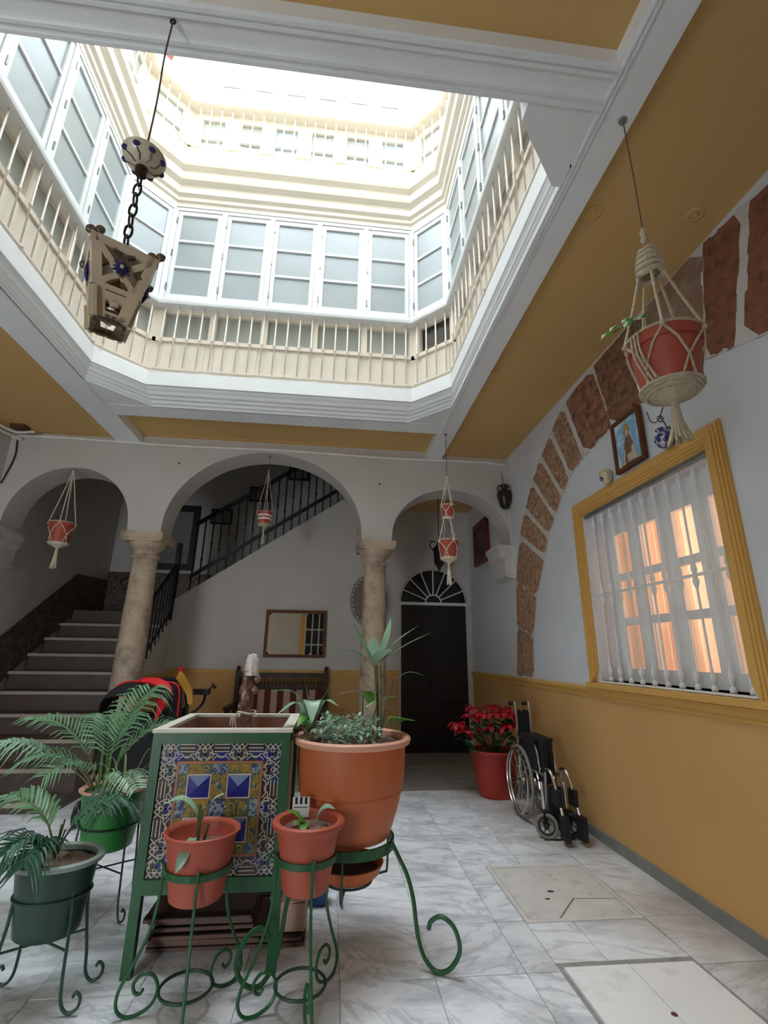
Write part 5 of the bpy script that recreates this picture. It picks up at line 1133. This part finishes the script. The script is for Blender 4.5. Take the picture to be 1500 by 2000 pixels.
g.build('trailing_foliage', m_leaf_g, bp, kind='stuff')
for k in range(30): 
    x, y = -.15+rs.uniform(-.03, .06), 2.78+rs.uniform(-.06, .06); d = Vector((rs.uniform(-1, .3), rs.uniform(-1, 0), rs.uniform(-.4, .8))).normalized(); g2.leaf([(x, y, .985), Vector((x, y, .985))+d*.02, Vector((x, y, .985))+d*.035], [.003, .007, .001], basis(d)[0], .2)
g2.build('reddish_foliage', M('dusty_red_leaf', (150, 92, 86), .6, var=.2), bp, kind='stuff')

# -- two small red pots on matching scroll stands
sp = [(.128, .52), (.130, .44), (.136, .36), (.16, .27), (.205, .17), (.243, .095), (.245, .04), (.215, .009), (.165, .009), (.115, .035), (.098, .085), (.118, .130), (.160, .140), (.190, .115), (.186, .085), (.165, .075), (.153, .09)]
def small_stand(c, angs, zr, lab, r0):
    s = thing('plant_stand', (c[0], c[1], 0), lab, 'plant stand', 'green iron plant stands')
    hoop(s, c, r0, zr, .008, m_green, w=.026)
    k = (r0+.008)/.128
    for a in angs:
        pr = [(p*k if p < .14 else p+(k-1)*.1, z+(zr-.50)*max(0, (z-.1)/.42)) for p, z in sp]
        stand_leg(s, c, radians(a), pr, .0068, m_green)
        ca, sa = cos(radians(a)), sin(radians(a)); x, y = c[0]+(r0+.012)*ca, c[1]+(r0+.012)*sa
        g = G(); g.tube([(x+.016*ca*(1-cos(t)), y+.016*sa*(1-cos(t)), zr+.014+.018*sin(t)) for t in [i*pi/5 for i in range(7)]], .006, 6); g.build('scroll_tip', m_green, s, smooth=True)
    hoop(s, c, .105, .075, .0065, m_green_d, 'lower_ring')
    return s
RC1, RC2 = (-.535, 2.50), (-.068, 2.48)
small_stand(RC1, (190, 282, 42), .500, 'green scroll stand carrying the red pot in front of the tiled planter', .134)
small_stand(RC2, (197, 283, 52), .533, 'green scroll stand carrying the red pot before the big terracotta pot', .124)
p1 = thing('potted_orchid', (RC1[0], RC1[1], .385), 'red pot with a few strap leaves in front of the tiled planter', 'potted plant')
pot(p1, RC1, .385, .645, .112, .163, m_terra2, None, .012, .018, soil=.075)
P1b = Vector((-.553, 2.5, .575))
blade(p1, [P1b, (-.556, 2.5, .66), (-.587, 2.5, .727), (-.643, 2.49, .766), (-.72, 2.48, .742)], .018, m_leaf_g, Vector((0, 1, .3)), peak=.7)
blade(p1, [P1b, (-.542, 2.5, .67), (-.512, 2.5, .743), (-.478, 2.49, .772), (-.452, 2.48, .783)], .015, m_leaf_g, Vector((.2, 1, .3)), peak=.6)
blade(p1, [P1b, (-.557, 2.44, .625), (-.566, 2.36, .60), (-.590, 2.335, .535)], .021, m_leaf_g, Vector((1, 0, 0)), peak=.7)
for a_, b_ in ((P1b, (-.548, 2.5, .72)), (P1b, (-.56, 2.5, .74)), (P1b+Vector((.02, .02, 0)), (-.515, 2.51, .66))): G().tube([a_, b_], .0065, 6).build('stem', m_stem, p1)
p2 = thing('potted_seedling', (RC2[0], RC2[1], .405), 'red pot with a small bright green seedling before the big terracotta pot', 'potted plant')
pot(p2, RC2, .408, .682, .102, .163, m_terra2, None, .024, .034, soil=.04, band=True)
q0 = Vector((-.085, 2.47, .645))
blade(p2, [q0, (-.10, 2.47, .675), (-.13, 2.46, .705), (-.172, 2.45, .722)], .020, m_leaf_l, Vector((.2, 1, 0)), peak=.6)
blade(p2, [q0, (-.083, 2.45, .67), (-.088, 2.40, .672), (-.085, 2.37, .655)], .020, m_leaf_l, Vector((1, 0, 0)), peak=.5)
blade(p2, [q0, (-.095, 2.44, .68), (-.12, 2.41, .69), (-.13, 2.38, .685)], .015, m_leaf_l, Vector((1, .2, 0)), peak=.5)
blade(p2, [(-.04, 2.5, .645), (-.02, 2.50, .70), (.01, 2.49, .722), (.05, 2.48, .715)], .017, m_leaf_g, Vector((0, 1, .3)), peak=.6)
tg = G().box(-.152, -.072, 2.60, 2.603, .65, .735).build('plant_tag', m_label, p2)
for x in (-.135, -.112, -.089):
    G().box(x-.006, x+.006, 2.5985, 2.60, .705, .735).build('tag_mark', m_black, tg)
G().box(-.145, -.08, 2.5985, 2.60, .69, .694).build('tag_mark', m_green_d, tg)

# -- oval dark green planter with palm, front left
OC = (-1.165, 2.60)
os_ = thing('plant_stand', (OC[0], OC[1], 0), 'dark green hairpin stand carrying the oval planter', 'plant stand')
for sx_, sy_ in ((-1, -1), (1, -1), (-1, 1), (1, 1)):
    x, y = OC[0]+.115*sx_, OC[1]+.075*sy_; xf, yf_ = OC[0]+.150*sx_, OC[1]+.10*sy_
    G().tube(curve([(x, y, .42), (x+.01*sx_, y, .28), (xf-.01*sx_, yf_, .12), (xf+.0*sx_, yf_, .04), (xf+.03*sx_, yf_, .009), (xf+.065*sx_, yf_, .025), (xf+.07*sx_, yf_, .06), (xf+.05*sx_, yf_, .075), (xf+.042*sx_, yf_, .06)], 5), .0065, 6).build('leg', m_green_d, os_, smooth=True)
G().tube([(OC[0]-.128, OC[1]-.08, .205), (OC[0]+.128, OC[1]+.08, .205)], .005, 5).build('cross_bar', m_green_d, os_); G().tube([(OC[0]-.128, OC[1]+.08, .205), (OC[0]+.128, OC[1]-.08, .205)], .005, 5).build('cross_bar', m_green_d, os_)
hoop(os_, OC, .151, .385, .006, m_green_d, 'ring', 1, .87)
op = thing('potted_palm', (OC[0], OC[1], .24), 'oval dark green planter with drooping palm fronds, closest to the stair side', 'potted plant')
pot(op, OC, .238, .525, .128, .187, m_dpot, m_dpot_rim, .024, .026, 1, .86, soil=.03)
rs = random.Random(12)
OB = Vector((-1.19, 2.60, .50))
frond(op, OB, radians(172), radians(78), .46, 2.5, 17, .19, .0085, m_leaf, rs, droop=.9, wide=.8)
frond(op, OB+Vector((.0, .02, 0)), radians(25), radians(78), .40, 2.5, 15, .15, .008, m_leaf_d, rs, droop=1.1)
frond(op, OB+Vector((-.02, -.03, .0)), radians(235), radians(80), .24, 2.7, 15, .15, .0095, m_leaf_d, rs, t0=.22, droop=1.1)
frond(op, OB+Vector((-.02, -.04, .0)), radians(272), radians(76), .23, 2.9, 14, .15, .0095, m_leaf_d, rs, t0=.22, droop=1.2)
for dx, dz in ((.01, .14), (.02, .16), (.03, .12)): G().tube([OB+Vector((0, 0, -.01)), OB+Vector((dx, 0, dz))], .004, 5).build('stem', m_stem, op)

# -- green pot with palms and spider plant
GC = (-1.235, 3.30)
gs_ = thing('plant_stand', (GC[0], GC[1], 0), 'thin dark iron stand under the bright green pot', 'plant stand')
for a in (-35, 35, 145, 215):
    ca, sa = cos(radians(a)), sin(radians(a))
    stand_leg(gs_, GC, radians(a), [(.155, .45), (.165, .32), (.172, .18), (.178, .07), (.20, .012), (.235, .02), (.245, .055), (.225, .07), (.218, .055)], .0055, m_black)
hoop(gs_, GC, .150, .44, .006, m_black)
for a in (-35, 35): G().tube([(GC[0]+.168*cos(radians(a)), GC[1]+.168*sin(radians(a)), .22+.0*a), (GC[0]-.168*cos(radians(a)), GC[1]-.168*sin(radians(a)), .22)], .0045, 5).build('cross_bar', m_black, gs_)
gp = thing('potted_palm', (GC[0], GC[1], .32), 'bright green pot with feathery palms and striped spider plant beside the tiled planter', 'potted plant')
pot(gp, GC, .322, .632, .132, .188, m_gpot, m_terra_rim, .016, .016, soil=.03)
rs = random.Random(21); PB = Vector((-1.33, 3.30, .60))
frond(gp, PB, radians(176), radians(70), .60, 1.35, 17, .25, .0062, m_leaf, rs, t0=.36, droop=.7)
frond(gp, PB+Vector((.01, .02, 0)), radians(60), radians(86), .62, 1.0, 17, .27, .0062, m_leaf, rs, t0=.42, droop=1.0, wide=1.3)
frond(gp, PB+Vector((.03, 0, 0)), radians(26), radians(74), .50, 1.35, 15, .22, .0062, m_leaf, rs, t0=.36, droop=.5)
frond(gp, PB+Vector((-.01, -.02, 0)), radians(200), radians(60), .44, 1.6, 14, .22, .0062, m_leaf, rs, t0=.32, droop=.8)
frond(gp, PB+Vector((.04, -.03, 0)), radians(312), radians(40), .50, 1.35, 15, .16, .0075, m_leaf_g, rs, t0=.42, droop=1.2)
frond(gp, PB+Vector((-.02, .0, 0)), radians(182), radians(44), .66, 1.0, 13, .15, .0085, m_leaf_g, rs, t0=.55, droop=1.6)
frond(gp, PB+Vector((.0, -.04, 0)), radians(240), radians(66), .40, 2.0, 14, .20, .0060, m_leaf, rs, t0=.35, droop=.8)
frond(gp, PB+Vector((.05, -.04, 0)), radians(296), radians(30), .34, 1.7, 13, .15, .0075, m_leaf_d, rs, t0=.4, droop=1.4)
frond(gp, PB+Vector((.02, .02, 0)), radians(120), radians(78), .52, 1.4, 15, .22, .0060, m_leaf, rs, t0=.36, droop=.8)
SPB = Vector((-1.15, 3.21, .60))
for i in range(16):
    a = radians(-30+i*18); l = rs.uniform(.16, .3); e = rs.uniform(.55, 1.2); d = Vector((cos(a)*cos(e), sin(a)*cos(e)*.7, sin(e)))
    blade(gp, [SPB, SPB+d*l*.5, SPB+d*l*.9+Vector((0, 0, -.01)), SPB+d*l*1.1+Vector((d.x*.06, d.y*.06, -.07))], .0065, m_leaf_v, n=5, peak=.3)
for dx in (-.03, .0, .03): blade(gp, [PB+Vector((dx+.03, 0, 0)), PB+Vector((dx*1.4+.035, 0, .12)), PB+Vector((dx*2+.04, .01, .27))], .009, m_leaf_l, Vector((1, .2, 0)), n=5, peak=.35)
G().box(-1.235, -1.222, 3.105, 3.108, .54, .64).build('plant_tag', m_label, gp)

# -- poinsettia in the red pot
RC = (1.775, 5.42)
rp_ = thing('potted_poinsettia', (RC[0], RC[1], 0), 'red plastic pot of red poinsettias on the floor beside the wheelchair', 'potted plant')
pot(rp_, RC, .002, .445, .175, .262, m_redpot, None, .022, .035, soil=.03)
rs = random.Random(31)
heads = [(-.40, -.05, .70), (-.27, -.10, .77), (-.15, -.12, .79), (-.02, -.12, .80), (.12, -.12, .81), (.22, -.05, .79), (-.2, .05, .84), (.02, .05, .85), (.17, .06, .83), (-.36, .03, .66), (-.08, -.15, .68), (.08, -.16, .69), (.2, -.13, .70), (-.33, -.1, .62)]
for hx, hy, hz in heads:
    c = Vector((RC[0]+hx, RC[1]+hy, hz)); G().tube(curve([(RC[0]+hx*.12, RC[1]+hy*.12, .42), (RC[0]+hx*.6, RC[1]+hy*.6, .58), c], 4), .006, 5).build('stem', m_stem, rp_)
    for i in range(8):
        a = 2*pi*i/8+rs.uniform(-.3, .3); l = rs.uniform(.09, .145); d = Vector((cos(a), sin(a), rs.uniform(-.35, .3)))
        blade(rp_, [c, c+d*l*.5+Vector((0, 0, .01)), c+d*l+Vector((0, 0, -.03))], .034, m_redleaf, n=3, name='bract', peak=.5)
    for i in range(5):
        a = rs.uniform(0, 2*pi); d = Vector((cos(a), sin(a), -.3)); l = rs.uniform(.10, .15); c2 = c-Vector((hx*.15, hy*.1, .05+.03*i))
        blade(rp_, [c2, c2+d*l*.5, c2+d*l], .034, m_leaf_d, n=3, peak=.5)

# ================================================================== WHEELCHAIR (folded, along the ochre wall)
wc = thing('wheelchair', (1.98, 4.75, 0), 'folded black wheelchair with chrome wheels parked along the ochre wall', 'wheelchair')
def wheel(par, c, R, hub_r, name, spokes, tyre, rim_m, tr, handrim=False, sw=.0022, yaw=0):
    cyw, syw = cos(yaw), sin(yaw)
    def W(dx, dy, z): return (c[0]+dx*cyw-dy*syw, c[1]+dx*syw+dy*cyw, z)
    w_ = G().tube([W(0, (R-tr)*cos(t), c[2]+(R-tr)*sin(t)) for t in [i*2*pi/40 for i in range(40)]], tr, 8, True).build(name, tyre, par, smooth=True)
    G().tube([W(0, (R-tr*2.2)*cos(t), c[2]+(R-tr*2.2)*sin(t)) for t in [i*2*pi/40 for i in range(40)]], tr*.62, 6, True).build('wheel_rim', rim_m, w_, smooth=True)
    G().lathe([(hub_r*.5, -.035), (hub_r, -.03), (hub_r*.7, -.01), (hub_r*.7, .01), (hub_r, .03), (hub_r*.5, .035)], c, 12, ax=(cyw, syw, 0)).build('hub', rim_m, w_, smooth=True)
    for i in range(spokes):
        a = 2*pi*i/spokes; a2 = a+.35*(1 if i % 2 else -1) if spokes > 10 else a
        G().tube([W((.02 if i % 2 else -.02)*(spokes > 10), hub_r*cos(a2), c[2]+hub_r*sin(a2)), W(0, (R-tr*2.2)*cos(a), c[2]+(R-tr*2.2)*sin(a))], sw, 4).build('spoke', rim_m if spokes > 10 else tyre, w_)
    return w_
for x, sg in ((1.865, -1), (2.075, 1)):
    wh = wheel(wc, (x, 4.93, .302), .302, .028, 'wheel', 20, m_rubber, m_chrome, .015)
    xr_ = x+sg*.032
    G().tube([(xr_, 4.93+.258*cos(t), .302+.258*sin(t)) for t in [i*2*pi/40 for i in range(40)]], .009, 7, True).build('hand_rim', m_chrome, wh, smooth=True)
    for i in range(6):
        a = i*pi/3; G().tube([(x, 4.93+.272*cos(a), .302+.272*sin(a)), (xr_, 4.93+.258*cos(a), .302+.258*sin(a))], .005, 4).build('rim_clip', m_blackpl, wh)
for x in (1.865, 2.055):
    cs = wheel(wc, (x, 4.41, .093), .093, .02, 'caster', 6, m_rubber if x < 2 else m_blackpl, m_blackpl, .014, sw=.007, yaw=radians(58))
    G().box(x-.024, x+.024, 4.40, 4.44, .10, .205).build('caster_fork', m_blackpl, wc)
    G().tube([(x, 4.44, .19), (x, 4.46, .40)], .014, 8).build('caster_post', m_chrome, wc)
for x, sg in ((1.905, -1), (2.045, 1)):
    G().tube(curve([(x, 5.14, .945), (x, 5.10, .965), (x, 5.06, .95), (x, 5.045, .88), (x, 5.03, .6), (x, 5.02, .30)], 5), .0115, 7).build('back_tube', m_chrome, wc, smooth=True)
    G().tube([(x-.0, 5.20, .935), (x, 5.13, .947)], .019, 8).build('hand_grip', m_blackpl, wc, smooth=True)
    G().tube(curve([(x, 5.03, .66), (x, 4.80, .66), (x, 4.64, .645), (x, 4.58, .56), (x, 4.56, .44)], 5), .011, 7).build('arm_tube', m_chrome, wc, smooth=True)
    G().box(x-.022, x+.022, 4.62, 4.98, .672, .70).build('armrest', m_blackpl, wc)
    G().box(x-.006, x+.006, 4.60, 5.0, .44, .66).build('skirt_guard', m_blackfab, wc)
    G().tube([(x, 5.02, .42), (x, 4.50, .44)], .012, 7).build('seat_tube', m_steel, wc); G().tube([(x, 5.0, .20), (x, 4.47, .22)], .011, 7).build('lower_tube', m_steel, wc); G().tube([(x, 4.48, .2), (x, 4.46, .47)], .012, 7).build('front_post', m_steel, wc)
    xo = x+.03
    G().tube(curve([(xo, 4.56, .47), (xo, 4.48, .49), (xo+.006, 4.42, .46), (xo+.014, 4.36, .34), (xo+.02, 4.30, .19)], 5), .012, 7).build('legrest_tube', m_chrome, wc, smooth=True)
    G().box(xo-.002, xo+.038, 4.22, 4.32, .03, .20).build('footplate', m_blackpl, wc); G().box(xo-.015, xo+.02, 4.30, 4.40, .25, .37).build('calf_pad', m_blackpl, wc)
    G().tube(curve([(x-.02*1, 4.60, .45), (x-.03, 4.54, .40), (x-.03, 4.52, .33)], 4), .006, 5).build('brake_lever', m_chrome, wc); G().ball((x-.02, 4.585, .475), .014, n=5).build('brake_knob', m_blackpl, wc)
for k, (x0, x1) in enumerate(((1.917, 1.966), (1.984, 2.033))): 
    G().prism([(x0, 5.04, .48), (x1, 5.04, .48), (x1+(.012 if k == 0 else 0), 5.04, .84), (x1, 5.04, .885), (x0, 5.04, .90), (x0-(.012 if k else 0), 5.04, .84)], (0, .025, 0)).build('backrest', m_blackfab, wc)
G().box(1.925, 1.968, 4.52, 5.0, .36, .705).build('seat_fold', m_blackfab, wc); G().box(1.982, 2.025, 4.55, 5.0, .36, .70).build('seat_fold', m_blackfab, wc)
G().tube([(1.91, 4.75, .22), (2.04, 4.75, .44)], .011, 6).build('cross_brace', m_steel, wc); G().tube([(2.04, 4.80, .22), (1.91, 4.80, .44)], .011, 6).build('cross_brace', m_steel, wc)
G().box(1.935, 2.02, 4.44, 4.5, .12, .36).build('folded_pouch', m_blackfab, wc)
wc.location = (1.90, 4.54, 0)
tag(G().box(1.75, 1.99, 4.17, 4.20, 0, .0015).build('rubber_strip', m_green_d), 'thin dark strip on the marble under the wheelchair casters', 'strip')

# ================================================================== STROLLER, red cloth, walker with bag
sx, sy_ = -1.74, 5.02
sl = thing('stroller', (sx, sy_, 0), 'black stroller with red edged hood standing by the stair column', 'stroller')
g = G(); n = 12; vs = []
for i in range(n+1):
    a = pi*i/n
    for j in range(9):
        b = pi*.5*j/8-.15
        q_ = abs(sin(a))**.3; vs.append((sx+.30*(abs(cos(a))**.45)*(1 if cos(a) > 0 else -1), sy_+.10-.34*sin(b), .80+.31*q_*cos(b*.6)))
g.add(vs, [(i*9+j, i*9+j+1, (i+1)*9+j+1, (i+1)*9+j) for i in range(n) for j in range(8)]); g.build('hood', m_blackfab, sl, smooth=True)
G().tube([(sx+.305*(abs(cos(pi*i/16))**.45)*(1 if i < 8 else -1), sy_+.03, .80+.315*abs(sin(pi*i/16))**.3) for i in range(17)], .011, 6).build('hood_edge', m_redcloth, sl, smooth=True)
g = G(); P = [(sx-.29, .82), (sx+.29, .82), (sx+.26, .45), (sx+.2, .30), (sx-.2, .30), (sx-.26, .45)]; g.prism([(x, sy_-.20, z) for x, z in P], (0, .45, 0)); g.build('seat_body', m_blackfab, sl)
for s in (-1, 1):
    G().tube([(sx+s*.27, sy_+.32, .98), (sx+s*.27, sy_-.1, .45), (sx+s*.25, sy_-.32, .10)], .014, 6).build('frame_tube', m_black, sl); G().tube([(sx+s*.27, sy_+.25, .10), (sx+s*.27, sy_-.1, .62)], .013, 6).build('frame_tube', m_black, sl)
    for yy in (-.32, .25): wheel(sl, (sx+s*.28, sy_+yy, .10), .10, .02, 'wheel', 5, m_blackpl, m_blackpl, .016, sw=.008)
G().box(sx-.22, sx+.22, sy_-.24, sy_+.18, .16, .30).build('basket', m_blackfab, sl)
rc = thing('red_cloth', (-1.52, 4.85, .85), 'bright red cloth hanging over the side of the stroller hood', 'cloth')
g = G(); vs = []
path = curve([(-1.80, 4.98, 1.125), (-1.66, 4.93, 1.115), (-1.56, 4.90, 1.06), (-1.515, 4.86, .97), (-1.525, 4.83, .88), (-1.55, 4.81, .80)], 5); Wd_ = [.03, .05, .075, .09, .06, .012]
for i, p in enumerate(path):
    t = i/(len(path)-1)*5; k = min(int(t), 4); w_ = Wd_[k]+(Wd_[k+1]-Wd_[k])*(t-k)
    for j in range(5): s = (j-2)/2; vs.append((p.x+s*w_*.7, p.y-.015*cos(s*3), p.z+s*w_*.55+.008*sin(j*2)))
g.add(vs, [(i*5+j, i*5+j+1, i*5+j+6, i*5+j+5) for i in range(len(path)-1) for j in range(4)]); o = g.build('draped_cloth', m_redcloth, rc, smooth=True)
md = o.modifiers.new('thickness', 'SOLIDIFY'); md.thickness = .006
wk = thing('mobility_walker', (-1.5, 5.62, 0), 'black folding walker with arched handle behind the stroller', 'walker')
G().tube(curve([(-1.82, 5.62, .55), (-1.80, 5.62, 1.06), (-1.73, 5.62, 1.105), (-1.62, 5.62, 1.09), (-1.54, 5.62, 1.00), (-1.51, 5.62, .80), (-1.51, 5.62, .05)], 6), .022, 7).build('arched_handle', m_blackpl, wk, smooth=True)
G().tube([(-1.82, 5.62, .58), (-1.82, 5.62, .03)], .018, 7).build('leg', m_black, wk)
G().box(-1.47, -1.29, 5.56, 5.68, .955, 1.01).build('arm_pad', m_blackpl, wk); G().tube(curve([(-1.31, 5.62, 1.0), (-1.27, 5.62, 1.03), (-1.255, 5.62, 1.07)], 4), .011, 6).build('control_stick', m_blackpl, wk); G().ball((-1.24, 5.62, 1.03), .02, n=6).build('stick_knob', m_blackpl, wk)
G().tube(curve([(-1.33, 5.62, .96), (-1.34, 5.62, .88), (-1.40, 5.62, .80), (-1.50, 5.62, .74)], 5), .016, 6).build('support_arm', m_blackpl, wk, smooth=True); G().box(-1.78, -1.53, 5.57, 5.67, .35, .82).build('folded_seat', m_blackfab, wk)
for x in (-1.82, -1.51): wheel(wk, (x, 5.56, .07), .07, .015, 'wheel', 5, m_blackpl, m_blackpl, .012, sw=.006)
yb = thing('yellow_bag', (-1.53, 5.53, .85), 'yellow plastic bag with red neck hung on the walker handle', 'bag')
g = G(); P = [(-1.635, 1.12), (-1.60, 1.20), (-1.565, 1.17), (-1.50, 1.08), (-1.45, 1.0), (-1.43, .90), (-1.44, .85), (-1.48, .87), (-1.50, .95), (-1.56, 1.04)]
g.prism([(x, 5.535, z) for x, z in P], (0, .04, 0)); g.build('bag_body', m_yelbag, yb); G().lathe([(.022, 0), (.026, .02), (.02, .045), (.001, .05)], (-1.60, 5.555, 1.19), 8).build('bag_neck', m_redcloth, yb, smooth=True)
# dark hook / plant on the wall by the stair column
dh = thing('wall_bracket', (-2.30, 5.9, 2.1), 'small dark iron bracket on the stair side of the first column', 'bracket')
G().tube(curve([(-2.45, 5.93, 2.22), (-2.52, 5.9, 2.20), (-2.50, 5.9, 2.12), (-2.44, 5.93, 2.10)], 5), .016, 6).build('bracket_scroll', m_black, dh); G().ball((-2.47, 5.92, 2.17), .03, n=6).build('bracket_knob', m_rust, dh)
